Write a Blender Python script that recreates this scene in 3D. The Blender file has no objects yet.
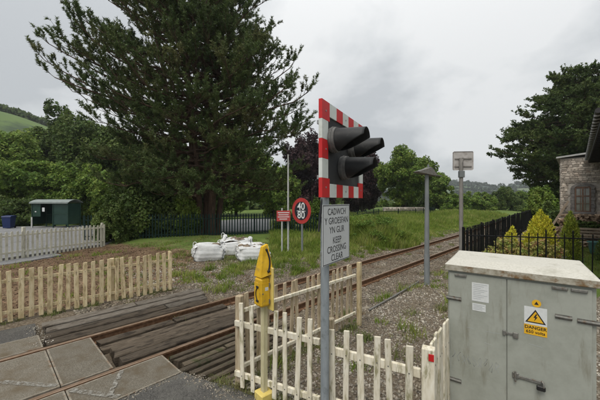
import bpy, math, random
import numpy as np
from mathutils import Vector, Matrix

SC = bpy.context.scene
COL = SC.collection
R = math.radians
rng = np.random.default_rng(7)
random.seed(7)

# ------------------------------------------------------------------ camera, sky, sun, exposure
cam_d = bpy.data.cameras.new('camera')
cam_d.sensor_width = 36.0
cam_d.lens = 18.0
cam_d.clip_start = 0.05
cam_d.clip_end = 5000
cam = bpy.data.objects.new('camera', cam_d)
cam.location = (0, 0, 2.35)
cam.rotation_euler = (R(90), 0, 0)
COL.objects.link(cam)
SC.camera = cam

SUN_EL, SUN_AZ = R(58), R(205)       # azimuth clockwise from +Y
world = bpy.data.worlds.new('World')
SC.world = world
world.use_nodes = True
nt = world.node_tree
nt.nodes.clear()
def N(t, tree=None, **kw):
    n = (tree or nt).nodes.new(t)
    for k, v in kw.items():
        setattr(n, k, v)
    return n
L = nt.links.new
out = N('ShaderNodeOutputWorld')
sky = N('ShaderNodeTexSky', sky_type='NISHITA', sun_disc=False, sun_elevation=SUN_EL, sun_rotation=SUN_AZ)
bgA = N('ShaderNodeBackground'); bgA.inputs['Strength'].default_value = 0.1
L(sky.outputs[0], bgA.inputs['Color'])
tc = N('ShaderNodeTexCoord')
sep = N('ShaderNodeSeparateXYZ'); L(tc.outputs['Generated'], sep.inputs[0])
zz = N('ShaderNodeMath', operation='MAXIMUM'); L(sep.outputs['Z'], zz.inputs[0]); zz.inputs[1].default_value = 0.0
za = N('ShaderNodeMath', operation='ADD'); L(zz.outputs[0], za.inputs[0]); za.inputs[1].default_value = 0.7
dv = N('ShaderNodeVectorMath', operation='DIVIDE'); L(tc.outputs['Generated'], dv.inputs[0]); L(za.outputs[0], dv.inputs[1])
mp = N('ShaderNodeMapping'); mp.inputs['Location'].default_value = (5.01, 6.33, 1.3); mp.inputs['Scale'].default_value = (1.0, 1.0, 1.6)
L(dv.outputs[0], mp.inputs[0])
n1 = N('ShaderNodeTexNoise'); n1.inputs['Scale'].default_value = 1.7; n1.inputs['Detail'].default_value = 8; n1.inputs['Roughness'].default_value = 0.56; n1.inputs['Distortion'].default_value = 0.15
L(mp.outputs[0], n1.inputs['Vector'])
cr = N('ShaderNodeValToRGB')
e = cr.color_ramp.elements
e[0].position = 0.42; e[0].color = (0.43, 0.448, 0.46, 1)
e[1].position = 0.565; e[1].color = (0.64, 0.648, 0.646, 1)
m_ = cr.color_ramp.elements.new(0.49); m_.color = (0.545, 0.56, 0.565, 1)
L(n1.outputs['Fac'], cr.inputs[0])
# overcast skies brighten towards the zenith
zp = N('ShaderNodeMath', operation='POWER'); L(zz.outputs[0], zp.inputs[0]); zp.inputs[1].default_value = 2.4
grad = N('ShaderNodeMapRange'); L(zp.outputs[0], grad.inputs['Value'])
grad.inputs['From Min'].default_value = 0.0; grad.inputs['From Max'].default_value = 1.0
grad.inputs['To Min'].default_value = 0.92; grad.inputs['To Max'].default_value = 1.9
sc_ = N('ShaderNodeVectorMath', operation='SCALE'); L(cr.outputs[0], sc_.inputs[0]); L(grad.outputs[0], sc_.inputs['Scale'])
bgB = N('ShaderNodeBackground'); L(sc_.outputs[0], bgB.inputs['Color']); bgB.inputs['Strength'].default_value = 1.0
mx = N('ShaderNodeMixShader'); mx.inputs[0].default_value = 0.93
L(bgA.outputs[0], mx.inputs[1]); L(bgB.outputs[0], mx.inputs[2]); L(mx.outputs[0], out.inputs['Surface'])

sun_d = bpy.data.lights.new('sun', 'SUN')
sun_d.energy = 1.5
sun_d.angle = R(28)
sun_d.color = (1.0, 0.94, 0.84)
sun = bpy.data.objects.new('sun', sun_d)
sdir = Vector((math.sin(SUN_AZ) * math.cos(SUN_EL), math.cos(SUN_AZ) * math.cos(SUN_EL), math.sin(SUN_EL)))
sun.rotation_euler = (-sdir).to_track_quat('-Z', 'Y').to_euler()
COL.objects.link(sun)

SC.view_settings.view_transform = 'Standard'
SC.view_settings.look = 'None'
SC.view_settings.exposure = 0.44
SC.view_settings.gamma = 1.0

# ------------------------------------------------------------------ frames of reference
TH = R(43.6)                                   # the railway's bearing from the camera's axis
D = np.array([math.sin(TH), math.cos(TH)])     # along the track
NV = np.array([-math.cos(TH), math.sin(TH)])   # across it, towards the far side
def UV(u, v):
    return (u * D[0] + v * NV[0], u * D[1] + v * NV[1])
def toUV(x, y):
    return x * D[0] + y * D[1], x * NV[0] + y * NV[1]
TRZ = math.atan2(D[1], D[0])                   # z rotation that turns local x along the track
V_FAR, V_NEAR = 6.22, 4.72

# ------------------------------------------------------------------ materials
def mat(name, cols, scale=6.0, stretch=(1, 1, 1), detail=6, rough=0.8, bump=0.0, bump_scale=None, bump_dist=0.01,
        dirt=None, dirt_scale=2.0, dirt_range=(0.5, 0.7), obj_var=0.0, isl_var=0.0, spec=0.3, metal=0.0, transl=0.0,
        dirt_stretch=(1, 1, 1), voronoi=False, nrough=0.6, hue_var=0.0, along=False, worn=None):
    m = bpy.data.materials.new(name)
    m.use_nodes = True
    t = m.node_tree
    t.nodes.clear()
    l = t.links.new
    o = N('ShaderNodeOutputMaterial', t)
    p = N('ShaderNodeBsdfPrincipled', t)
    p.inputs['Roughness'].default_value = rough
    p.inputs['Specular IOR Level'].default_value = spec
    p.inputs['Metallic'].default_value = metal
    g = N('ShaderNodeNewGeometry', t)
    src_pos = g.outputs['Position']
    if along:                                  # turn the coordinates so that x runs along the railway
        vr = N('ShaderNodeVectorRotate', t, rotation_type='Z_AXIS'); vr.inputs['Angle'].default_value = -TRZ
        l(src_pos, vr.inputs['Vector']); src_pos = vr.outputs[0]
    def noise(sc, st, det, ro=0.6):
        mpn = N('ShaderNodeMapping', t); mpn.inputs['Scale'].default_value = st
        l(src_pos, mpn.inputs[0])
        nn = N('ShaderNodeTexNoise', t)
        nn.inputs['Scale'].default_value = sc; nn.inputs['Detail'].default_value = det; nn.inputs['Roughness'].default_value = ro
        l(mpn.outputs[0], nn.inputs['Vector'])
        return nn.outputs['Fac']
    if len(cols) == 1:
        cols = [cols[0], cols[0]]
    f = noise(scale, stretch, detail, nrough)
    if voronoi:
        vo = N('ShaderNodeTexVoronoi', t); vo.inputs['Scale'].default_value = scale
        l(g.outputs['Position'], vo.inputs['Vector'])
        sp = N('ShaderNodeSeparateXYZ', t); l(vo.outputs['Color'], sp.inputs[0])
        f = sp.outputs['X']
        vdist = vo.outputs['Distance']
    ramp = N('ShaderNodeValToRGB', t)
    el = ramp.color_ramp.elements
    lo, hi = (0.0, 1.0) if voronoi else (0.30, 0.70)
    for i, c in enumerate(cols):
        pos = lo + (hi - lo) * i / (len(cols) - 1)
        x = el[i] if i < 2 else el.new(pos)
        x.position = pos
        x.color = (*c, 1)
    # elements sort by position: set again in order
    for i, c in enumerate(cols):
        el[i].position = lo + (hi - lo) * i / (len(cols) - 1)
        el[i].color = (*c, 1)
    l(f, ramp.inputs[0])
    col = ramp.outputs[0]
    if dirt is not None:
        fd = noise(dirt_scale, dirt_stretch, 7, 0.65)
        mr = N('ShaderNodeMapRange', t); mr.inputs['From Min'].default_value = dirt_range[0]; mr.inputs['From Max'].default_value = dirt_range[1]
        mr.interpolation_type = 'SMOOTHSTEP'
        l(fd, mr.inputs['Value'])
        mi = N('ShaderNodeMix', t, data_type='RGBA'); l(mr.outputs[0], mi.inputs['Factor'])
        l(col, mi.inputs['A']); mi.inputs['B'].default_value = (*dirt, 1)
        col = mi.outputs['Result']
    for src, var in (('obj', obj_var), ('isl', isl_var)):
        if var:
            rr = N('ShaderNodeObjectInfo', t).outputs['Random'] if src == 'obj' else g.outputs['Random Per Island']
            mr = N('ShaderNodeMapRange', t); mr.inputs['To Min'].default_value = 1 - var; mr.inputs['To Max'].default_value = 1 + var
            l(rr, mr.inputs['Value'])
            hs = N('ShaderNodeHueSaturation', t); l(col, hs.inputs['Color']); l(mr.outputs[0], hs.inputs['Value'])
            if hue_var:
                w = N('ShaderNodeTexWhiteNoise', t, noise_dimensions='1D'); l(rr, w.inputs['W'])
                mh = N('ShaderNodeMapRange', t); mh.inputs['To Min'].default_value = 0.5 - hue_var; mh.inputs['To Max'].default_value = 0.5 + hue_var
                l(w.outputs['Value'], mh.inputs['Value']); l(mh.outputs[0], hs.inputs['Hue'])
            col = hs.outputs[0]
    l(col, p.inputs['Base Color'])
    if bump:
        if voronoi:
            hsrc = vdist
        else:
            hsrc = noise(bump_scale or scale * 3, stretch, 5)
        b = N('ShaderNodeBump', t); b.inputs['Strength'].default_value = bump; b.inputs['Distance'].default_value = bump_dist
        if voronoi:
            b.invert = True
        l(hsrc, b.inputs['Height']); l(b.outputs[0], p.inputs['Normal'])
    if transl:
        tr = N('ShaderNodeBsdfTranslucent', t); l(col, tr.inputs['Color'])
        ms = N('ShaderNodeMixShader', t); ms.inputs[0].default_value = transl
        l(p.outputs[0], ms.inputs[1]); l(tr.outputs[0], ms.inputs[2]); l(ms.outputs[0], o.inputs['Surface'])
    elif worn:                                 # paint worn through to what lies below
        mr = N('ShaderNodeMapRange', t); mr.inputs['From Min'].default_value = worn[1]; mr.inputs['From Max'].default_value = worn[2]
        l(noise(worn[0], (1, 1, 1), 8, 0.7), mr.inputs['Value'])
        tp_ = N('ShaderNodeBsdfTransparent', t); ms = N('ShaderNodeMixShader', t)
        l(mr.outputs[0], ms.inputs[0]); l(tp_.outputs[0], ms.inputs[1]); l(p.outputs[0], ms.inputs[2]); l(ms.outputs[0], o.inputs['Surface'])
    else:
        l(p.outputs[0], o.inputs['Surface'])
    return m

M = {}
M['asphalt'] = mat('asphalt', [(0.028, 0.027, 0.025), (0.066, 0.063, 0.058), (0.135, 0.128, 0.118)], 75, detail=3, rough=0.9, bump=0.5, bump_scale=160, bump_dist=0.006, dirt=(0.13, 0.125, 0.11), dirt_scale=1.6, dirt_range=(0.45, 0.75))
M['far_asphalt'] = mat('far_asphalt', [(0.17, 0.17, 0.175), (0.24, 0.24, 0.245)], 8, rough=0.9, dirt=(0.13, 0.13, 0.12), dirt_scale=0.7)
M['concrete'] = mat('panel_concrete', [(0.075, 0.064, 0.048), (0.135, 0.12, 0.094), (0.22, 0.20, 0.165)], 95, detail=3, rough=0.9, bump=0.4, bump_scale=200, bump_dist=0.004, dirt=(0.10, 0.078, 0.05), dirt_scale=3.0, dirt_range=(0.42, 0.72), obj_var=0.12)
M['steel_edge'] = mat('panel_edge_steel', [(0.16, 0.138, 0.105), (0.27, 0.245, 0.20)], 18, rough=0.8, dirt=(0.15, 0.088, 0.05), dirt_scale=6, dirt_range=(0.50, 0.68))
M['rail'] = mat('rusty_rail', [(0.085, 0.045, 0.024), (0.17, 0.092, 0.05), (0.24, 0.15, 0.09)], 14, rough=0.7, metal=0.25, bump=0.2, bump_dist=0.003)
M['railhead'] = mat('worn_rail_head', [(0.19, 0.12, 0.075), (0.30, 0.22, 0.16)], 10, stretch=(1, 1, 1), rough=0.45, metal=0.5)
M['sleeper'] = mat('sleeper_timber', [(0.08, 0.062, 0.045), (0.15, 0.12, 0.09)], 12, rough=0.9, bump=0.3, obj_var=0.2)
M['baulk'] = mat('weathered_baulk_timber', [(0.034, 0.026, 0.018), (0.085, 0.066, 0.047), (0.155, 0.126, 0.094)], 9, stretch=(0.55, 5, 5), detail=10, rough=0.9, bump=0.8, bump_scale=22, bump_dist=0.01, dirt=(0.030, 0.022, 0.015), dirt_scale=5, dirt_stretch=(0.6, 2, 2), dirt_range=(0.50, 0.62), obj_var=0.3, along=True, nrough=0.75)
M['baulk_grey'] = mat('bleached_baulk_timber', [(0.055, 0.045, 0.035), (0.125, 0.108, 0.088), (0.22, 0.20, 0.172)], 9, stretch=(0.55, 5, 5), detail=10, rough=0.9, bump=0.8, bump_scale=22, bump_dist=0.01, dirt=(0.050, 0.038, 0.027), dirt_scale=5, dirt_stretch=(0.6, 2, 2), dirt_range=(0.52, 0.66), obj_var=0.25, along=True, nrough=0.75)
M['ridge'] = mat('ridge_timber', [(0.032, 0.025, 0.017), (0.078, 0.061, 0.042), (0.14, 0.115, 0.082)], 10, stretch=(0.7, 4, 4), detail=10, rough=0.92, bump=0.8, bump_scale=24, bump_dist=0.01, dirt=(0.042, 0.045, 0.018), dirt_scale=3, dirt_range=(0.55, 0.66), obj_var=0.35, along=True, nrough=0.75)
M['cream_wood'] = mat('cream_fence_paint', [(0.40, 0.31, 0.165), (0.61, 0.50, 0.305), (0.70, 0.60, 0.40)], 7, stretch=(3, 3, 0.7), rough=0.85, bump=0.3, bump_scale=40, bump_dist=0.003, dirt=(0.25, 0.18, 0.09), dirt_scale=5, dirt_stretch=(3, 3, 0.8), dirt_range=(0.50, 0.74), obj_var=0.13)
M['white_wood'] = mat('flaking_white_paint', [(0.51, 0.455, 0.33), (0.67, 0.62, 0.50), (0.75, 0.715, 0.61)], 9, stretch=(3, 3, 0.6), rough=0.8, bump=0.3, bump_scale=40, bump_dist=0.003, dirt=(0.25, 0.23, 0.12), dirt_scale=6, dirt_stretch=(3, 3, 0.7), dirt_range=(0.49, 0.68), obj_var=0.1)
M['bare_wood'] = mat('bare_fence_wood', [(0.29, 0.22, 0.135), (0.47, 0.38, 0.26), (0.58, 0.50, 0.365)], 8, stretch=(3, 3, 0.5), rough=0.9, bump=0.4, bump_scale=40, bump_dist=0.003, dirt=(0.19, 0.16, 0.08), dirt_scale=5, dirt_stretch=(3, 3, 0.7), dirt_range=(0.50, 0.70), obj_var=0.14)
M['station_white'] = mat('station_fence_white', [(0.44, 0.425, 0.345), (0.60, 0.58, 0.49)], 6, stretch=(2, 2, 0.6), rough=0.7, dirt=(0.33, 0.315, 0.23), dirt_scale=3, dirt_range=(0.5, 0.75), obj_var=0.09)
M['cab'] = mat('cabinet_grey_paint', [(0.275, 0.29, 0.25), (0.33, 0.345, 0.305), (0.37, 0.385, 0.345)], 3.5, rough=0.55, spec=0.35, bump=0.12, bump_scale=4, bump_dist=0.02, dirt=(0.215, 0.21, 0.165), dirt_scale=6, dirt_stretch=(1.6, 1.6, 0.28), dirt_range=(0.52, 0.76), nrough=0.7)
M['cab_lid'] = mat('cabinet_lid', [(0.42, 0.405, 0.35), (0.52, 0.505, 0.45), (0.58, 0.565, 0.51)], 55, detail=6, rough=0.9, bump=0.3, bump_scale=120, bump_dist=0.003, dirt=(0.36, 0.345, 0.29), dirt_scale=5, dirt_range=(0.50, 0.80), nrough=0.75)
M['cab_lip'] = mat('cabinet_lid_lip', [(0.21, 0.185, 0.135), (0.36, 0.335, 0.27), (0.46, 0.44, 0.38)], 20, detail=8, rough=0.9, bump=0.5, bump_scale=60, bump_dist=0.006, dirt=(0.19, 0.12, 0.06), dirt_scale=8, dirt_range=(0.50, 0.66))
M['galv'] = mat('galvanised_steel', [(0.25, 0.265, 0.27), (0.36, 0.375, 0.38)], 11, stretch=(1, 1, 0.4), rough=0.55, metal=0.35, dirt=(0.22, 0.23, 0.22), dirt_scale=5, bump=0.05)
M['hinge'] = mat('worn_hinge_metal', [(0.13, 0.13, 0.12), (0.25, 0.245, 0.225)], 30, rough=0.6, metal=0.4, dirt=(0.13, 0.085, 0.05), dirt_scale=25)
M['padlock'] = mat('padlock_black', [(0.02, 0.02, 0.02)], rough=0.5)
M['pole'] = mat('signal_pole_grey', [(0.22, 0.25, 0.27), (0.33, 0.36, 0.38)], 9, stretch=(2, 2, 0.5), rough=0.55, metal=0.2, dirt=(0.17, 0.19, 0.19), dirt_scale=7)
M['black'] = mat('signal_black', [(0.018, 0.019, 0.021), (0.032, 0.034, 0.037)], 8, rough=0.65, spec=0.4, dirt=(0.06, 0.062, 0.062), dirt_scale=5, dirt_range=(0.5, 0.8))
M['hood'] = mat('lamp_hood_black', [(0.012, 0.013, 0.014), (0.026, 0.028, 0.029)], 8, rough=0.55, spec=0.35, dirt=(0.06, 0.06, 0.057), dirt_scale=9, dirt_range=(0.55, 0.8))
M['collar'] = mat('lamp_collar_grey', [(0.09, 0.09, 0.088), (0.18, 0.18, 0.175)], 20, rough=0.75)
M['lens_red'] = mat('lens_red', [(0.10, 0.004, 0.004)], rough=0.1, spec=0.6)
M['lens_amber'] = mat('lens_amber', [(0.16, 0.06, 0.004)], rough=0.1, spec=0.6)
M['sig_red'] = mat('signal_border_red', [(0.50, 0.018, 0.022), (0.60, 0.03, 0.032)], 6, rough=0.5, dirt=(0.36, 0.05, 0.045), dirt_scale=8, dirt_range=(0.5, 0.8))
M['sig_white'] = mat('signal_border_white', [(0.56, 0.60, 0.57), (0.68, 0.71, 0.68)], 6, rough=0.5, dirt=(0.45, 0.46, 0.40), dirt_scale=8, dirt_range=(0.5, 0.8))
M['sign_white'] = mat('sign_plate_white', [(0.50, 0.52, 0.53), (0.58, 0.60, 0.61)], 3, rough=0.5, dirt=(0.42, 0.44, 0.42), dirt_scale=6, dirt_range=(0.5, 0.8))
M['ink'] = mat('sign_ink', [(0.02, 0.02, 0.022)], rough=0.6)
M['notice'] = mat('notice_paper', [(0.60, 0.62, 0.62), (0.68, 0.70, 0.70)], 40, rough=0.5)
M['faint_ink'] = mat('faded_notice_ink', [(0.36, 0.38, 0.39)], rough=0.6)
M['yellow_sign'] = mat('warning_yellow', [(0.72, 0.40, 0.02), (0.80, 0.46, 0.03)], 10, rough=0.5)
M['phone_yellow'] = mat('telephone_yellow', [(0.58, 0.34, 0.015), (0.72, 0.45, 0.03)], 12, rough=0.5, dirt=(0.40, 0.26, 0.05), dirt_scale=14, dirt_range=(0.52, 0.72))
M['phone_cream'] = mat('telephone_board_cream', [(0.62, 0.48, 0.12), (0.74, 0.60, 0.21)], 10, rough=0.6, dirt=(0.42, 0.33, 0.12), dirt_scale=10, dirt_range=(0.5, 0.75))
M['post_cream'] = mat('telephone_post_cream', [(0.42, 0.38, 0.21), (0.60, 0.55, 0.36)], 10, stretch=(2, 2, 0.5), rough=0.75, dirt=(0.25, 0.23, 0.10), dirt_scale=8, dirt_range=(0.5, 0.7))
M['reflector'] = mat('red_reflector', [(0.50, 0.02, 0.02)], rough=0.3)
M['palisade'] = mat('palisade_green', [(0.004, 0.017, 0.015), (0.008, 0.027, 0.023)], 6, rough=0.6, spec=0.2, obj_var=0.15)
M['railing'] = mat('black_railing_paint', [(0.004, 0.0045, 0.005), (0.008, 0.0085, 0.009)], 10, rough=0.5, spec=0.15)
M['speed_red'] = mat('speed_sign_red', [(0.38, 0.03, 0.03), (0.46, 0.05, 0.045)], 5, rough=0.5)
M['speed_black'] = mat('speed_sign_black', [(0.02, 0.022, 0.03)], rough=0.5)
M['white_paint'] = mat('white_paint', [(0.62, 0.64, 0.64), (0.72, 0.73, 0.73)], 6, rough=0.6)
M['white_post'] = mat('pale_post_paint', [(0.34, 0.35, 0.34), (0.50, 0.51, 0.49)], 6, rough=0.7, obj_var=0.1)
M['warn_red'] = mat('warning_plate_red', [(0.40, 0.05, 0.05), (0.48, 0.08, 0.07)], 6, rough=0.5)
M['lamp_grey'] = mat('lamp_post_grey', [(0.15, 0.165, 0.17), (0.22, 0.235, 0.24)], 8, stretch=(1, 1, 0.3), rough=0.65, obj_var=0.05)
M['post_brown'] = mat('sign_post_brown_grey', [(0.17, 0.155, 0.14), (0.26, 0.25, 0.235)], 8, stretch=(1, 1, 0.4), rough=0.75)
M['sign_back'] = mat('sign_back_grey', [(0.38, 0.36, 0.345), (0.50, 0.48, 0.465)], 5, rough=0.7, dirt=(0.28, 0.25, 0.23), dirt_scale=6)
M['bag'] = mat('woven_bag_white', [(0.56, 0.57, 0.57), (0.72, 0.73, 0.73)], 5, rough=0.75, bump=0.3, bump_scale=14, bump_dist=0.03, dirt=(0.42, 0.39, 0.33), dirt_scale=3, dirt_range=(0.5, 0.75), obj_var=0.06)
M['seam'] = mat('bag_seam', [(0.06, 0.06, 0.065)], rough=0.9)
M['rubble'] = mat('rubble_fill', [(0.10, 0.075, 0.05), (0.25, 0.20, 0.15)], 8, rough=0.95, bump=0.5, isl_var=0.4)
M['stone'] = mat('building_stone', [(0.20, 0.165, 0.135), (0.40, 0.35, 0.30), (0.60, 0.55, 0.485)], 6, rough=0.92, bump=0.5, bump_scale=22, bump_dist=0.015, obj_var=0.42, isl_var=0.3, dirt=(0.30, 0.215, 0.17), dirt_scale=3, dirt_range=(0.52, 0.7))
M['mortar'] = mat('lime_mortar', [(0.30, 0.27, 0.235), (0.46, 0.425, 0.385)], 12, rough=0.95, bump=0.3)
M['dressed'] = mat('dressed_surround_stone', [(0.15, 0.14, 0.135), (0.23, 0.215, 0.205)], 6, rough=0.9, bump=0.25, obj_var=0.15)
M['frame_brown'] = mat('brown_window_paint', [(0.13, 0.075, 0.05), (0.20, 0.125, 0.09)], 8, rough=0.6)
M['glass_dark'] = mat('window_glass', [(0.16, 0.17, 0.15), (0.24, 0.245, 0.22)], 3, rough=0.08, spec=0.6)
M['slate'] = mat('roof_slate', [(0.03, 0.032, 0.036), (0.06, 0.062, 0.067)], 7, rough=0.7, obj_var=0.3, bump=0.2)
M['lead'] = mat('lead_roof_edge', [(0.36, 0.36, 0.35), (0.46, 0.46, 0.45)], 5, rough=0.8)
M['fascia'] = mat('dark_fascia', [(0.022, 0.021, 0.022), (0.04, 0.038, 0.038)], 7, rough=0.6)
M['bark_pine'] = mat('pine_bark', [(0.045, 0.028, 0.019), (0.085, 0.053, 0.036), (0.13, 0.085, 0.06)], 5, stretch=(2, 2, 0.5), rough=0.95, bump=0.8, bump_scale=14, bump_dist=0.04)
M['bark'] = mat('grey_bark', [(0.05, 0.042, 0.032), (0.10, 0.085, 0.066)], 6, stretch=(2, 2, 0.5), rough=0.95, bump=0.6, bump_scale=14, bump_dist=0.03)
def leaf(name, a, b, c=None, var=0.35, hv=0.02, tr=0.25, sc=0.5):
    return mat(name, [a, b] + ([c] if c else []), sc, rough=0.6, spec=0.25, isl_var=var, transl=tr, hue_var=hv, detail=4)
M['needles'] = leaf('pine_needles', (0.060, 0.096, 0.034), (0.10, 0.142, 0.046), (0.155, 0.155, 0.065), tr=0.32, sc=0.45)
M['needles_r'] = leaf('pine_needles_flat', (0.050, 0.082, 0.025), (0.085, 0.125, 0.035), (0.125, 0.158, 0.045), tr=0.28, sc=0.4)
M['leaf_dark'] = leaf('dark_leaves', (0.050, 0.083, 0.020), (0.083, 0.126, 0.029), (0.12, 0.165, 0.04), tr=0.3)
M['leaf_mid'] = leaf('mid_green_leaves', (0.085, 0.142, 0.024), (0.138, 0.21, 0.034), (0.19, 0.255, 0.046), tr=0.3)
M['leaf_bright'] = leaf('bright_green_leaves', (0.085, 0.15, 0.024), (0.135, 0.215, 0.034), (0.195, 0.27, 0.048), tr=0.3)
M['leaf_copper'] = leaf('copper_leaves', (0.026, 0.013, 0.017), (0.048, 0.024, 0.027), (0.062, 0.036, 0.032), hv=0.015)
M['leaf_gold'] = leaf('golden_conifer', (0.40, 0.43, 0.04), (0.62, 0.58, 0.06), (0.72, 0.66, 0.09), tr=0.2, sc=3, var=0.3)
M['leaf_lime'] = leaf('lime_conifer', (0.17, 0.23, 0.034), (0.28, 0.33, 0.045), (0.38, 0.40, 0.06), tr=0.2, sc=3, var=0.3)
M['leaf_red'] = leaf('red_tinted_leaves', (0.44, 0.20, 0.14), (0.36, 0.34, 0.10), (0.20, 0.30, 0.06), tr=0.25, sc=5, hv=0.03)
M['grass'] = leaf('grass_blades', (0.13, 0.20, 0.028), (0.215, 0.285, 0.05), (0.40, 0.40, 0.14), tr=0.5, sc=0.8, var=0.4)
M['grass_seed'] = leaf('weed_blades', (0.11, 0.15, 0.04), (0.18, 0.20, 0.065), (0.25, 0.235, 0.10), tr=0.3, sc=1.5, var=0.3)
M['litter'] = mat('fallen_leaves', [(0.105, 0.062, 0.036), (0.20, 0.128, 0.078)], 2, rough=0.9, isl_var=0.45, hue_var=0.02)
M['ballast'] = mat('ballast_stone', [(0.115, 0.092, 0.066), (0.205, 0.175, 0.136), (0.31, 0.28, 0.235)], 1.3, rough=0.93, isl_var=0.5, hue_var=0.015, dirt=(0.13, 0.085, 0.05), dirt_scale=0.9, dirt_range=(0.48, 0.68))
M['gravel'] = mat('pale_gravel_stone', [(0.165, 0.142, 0.11), (0.28, 0.25, 0.205), (0.42, 0.395, 0.345)], 1.3, rough=0.93, isl_var=0.5, hue_var=0.015, dirt=(0.19, 0.155, 0.11), dirt_scale=0.8, dirt_range=(0.48, 0.70))
M['lawn'] = mat('lawn', [(0.07, 0.125, 0.03), (0.11, 0.18, 0.04)], 6, rough=0.95, bump=0.5, bump_scale=60)
M['paving'] = mat('patio_paving', [(0.28, 0.255, 0.225), (0.38, 0.35, 0.32)], 5, rough=0.9)
M['hill'] = mat('hillside', [(0.060, 0.10, 0.036), (0.11, 0.165, 0.045), (0.15, 0.20, 0.06)], 0.012, rough=1.0, detail=4, dirt=(0.04, 0.064, 0.03), dirt_scale=0.02, dirt_range=(0.48, 0.58))
M['hill_far'] = mat('far_hillside', [(0.052, 0.085, 0.05), (0.085, 0.125, 0.06), (0.125, 0.16, 0.085)], 0.008, rough=1.0, detail=5, dirt=(0.038, 0.06, 0.042), dirt_scale=0.014, dirt_range=(0.47, 0.56))
M['shelter_green'] = mat('shelter_green_paint', [(0.010, 0.035, 0.024), (0.018, 0.05, 0.035)], 4, rough=0.5)
M['shelter_glass'] = mat('shelter_green_panel', [(0.012, 0.036, 0.03), (0.02, 0.05, 0.041)], 2, rough=0.2, spec=0.4)
M['shelter_roof'] = mat('shelter_roof', [(0.17, 0.20, 0.19), (0.25, 0.28, 0.27)], 3, rough=0.6)
M['bin_blue'] = mat('bin_blue_plastic', [(0.010, 0.022, 0.085), (0.016, 0.03, 0.11)], 4, rough=0.5)
M['car_silver'] = mat('car_silver', [(0.30, 0.32, 0.34)], rough=0.3, metal=0.5, spec=0.5)
M['car_glass'] = mat('car_glass', [(0.02, 0.024, 0.028)], rough=0.08, spec=0.6)
M['rubber'] = mat('rubber', [(0.015, 0.015, 0.015)], rough=0.9)
M['bench_wood'] = mat('bench_wood', [(0.20, 0.155, 0.11), (0.31, 0.255, 0.20)], 6, stretch=(1, 1, 3), rough=0.85, obj_var=0.15)
M['log'] = mat('cut_logs', [(0.20, 0.13, 0.085), (0.36, 0.27, 0.19)], 3, rough=0.9, obj_var=0.4)
M['chair_navy'] = mat('navy_chair', [(0.012, 0.014, 0.03)], rough=0.6)
M['tub_teal'] = mat('teal_tub', [(0.05, 0.14, 0.13)], rough=0.5)
M['wall_pale'] = mat('pale_rubble_wall', [(0.30, 0.275, 0.245), (0.46, 0.425, 0.39)], 1.6, rough=0.95, dirt=(0.20, 0.175, 0.155), dirt_scale=2.5)
M['mark'] = mat('worn_marking_paint', [(0.22, 0.21, 0.185), (0.33, 0.32, 0.29)], 40, detail=8, rough=0.8, worn=(16, 0.42, 0.62))

# ground sheet: gravel and soil turning to grass by a painted zone attribute
def ground_material():
    m = bpy.data.materials.new('ground_soil_and_grass'); m.use_nodes = True
    t = m.node_tree; t.nodes.clear(); l = t.links.new
    o = N('ShaderNodeOutputMaterial', t); p = N('ShaderNodeBsdfPrincipled', t); p.inputs['Roughness'].default_value = 0.95
    p.inputs['Specular IOR Level'].default_value = 0.15
    g = N('ShaderNodeNewGeometry', t)
    def noise(s, d=6):
        n = N('ShaderNodeTexNoise', t); n.inputs['Scale'].default_value = s; n.inputs['Detail'].default_value = d; n.inputs['Roughness'].default_value = 0.65
        l(g.outputs['Position'], n.inputs['Vector']); return n.outputs['Fac']
    def ramp(f, *cs):
        r = N('ShaderNodeValToRGB', t); e = r.color_ramp.elements
        e[0].position = 0.32; e[0].color = (*cs[0], 1); e[1].position = 0.68; e[1].color = (*cs[-1], 1)
        if len(cs) == 3:
            x = e.new(0.5); x.color = (*cs[1], 1)
        l(f, r.inputs[0]); return r.outputs[0]
    def mixc(f, a, b):
        x = N('ShaderNodeMix', t, data_type='RGBA'); l(f, x.inputs['Factor']); l(a, x.inputs['A']); l(b, x.inputs['B']); return x.outputs['Result']
    soil = ramp(noise(1.6), (0.085, 0.055, 0.033), (0.155, 0.103, 0.062), (0.225, 0.165, 0.105))
    grav = ramp(noise(26, 4), (0.075, 0.058, 0.04), (0.135, 0.108, 0.078), (0.22, 0.185, 0.14))
    grs = ramp(noise(0.9), (0.06, 0.095, 0.022), (0.10, 0.15, 0.032), (0.15, 0.19, 0.055))
    a = N('ShaderNodeAttribute', t, attribute_name='zone_gravel'); b = N('ShaderNodeAttribute', t, attribute_name='zone_grass')
    def thr(att, nz):
        s = N('ShaderNodeMath', t, operation='ADD'); l(att, s.inputs[0])
        k = N('ShaderNodeMath', t, operation='MULTIPLY_ADD'); l(nz, k.inputs[0]); k.inputs[1].default_value = 1.6; k.inputs[2].default_value = -0.8
        l(k.outputs[0], s.inputs[1])
        q = N('ShaderNodeMapRange', t); q.inputs['From Min'].default_value = 0.35; q.inputs['From Max'].default_value = 0.65; l(s.outputs[0], q.inputs['Value'])
        return q.outputs[0]
    c = mixc(thr(a.outputs['Fac'], noise(2.3)), soil, grav)
    c = mixc(thr(b.outputs['Fac'], noise(1.9)), c, grs)
    l(c, p.inputs['Base Color'])
    bp = N('ShaderNodeBump', t); bp.inputs['Strength'].default_value = 0.7; bp.inputs['Distance'].default_value = 0.02
    l(noise(40, 5), bp.inputs['Height']); l(bp.outputs[0], p.inputs['Normal'])
    l(p.outputs[0], o.inputs['Surface'])
    return m
M['ground'] = ground_material()

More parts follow.
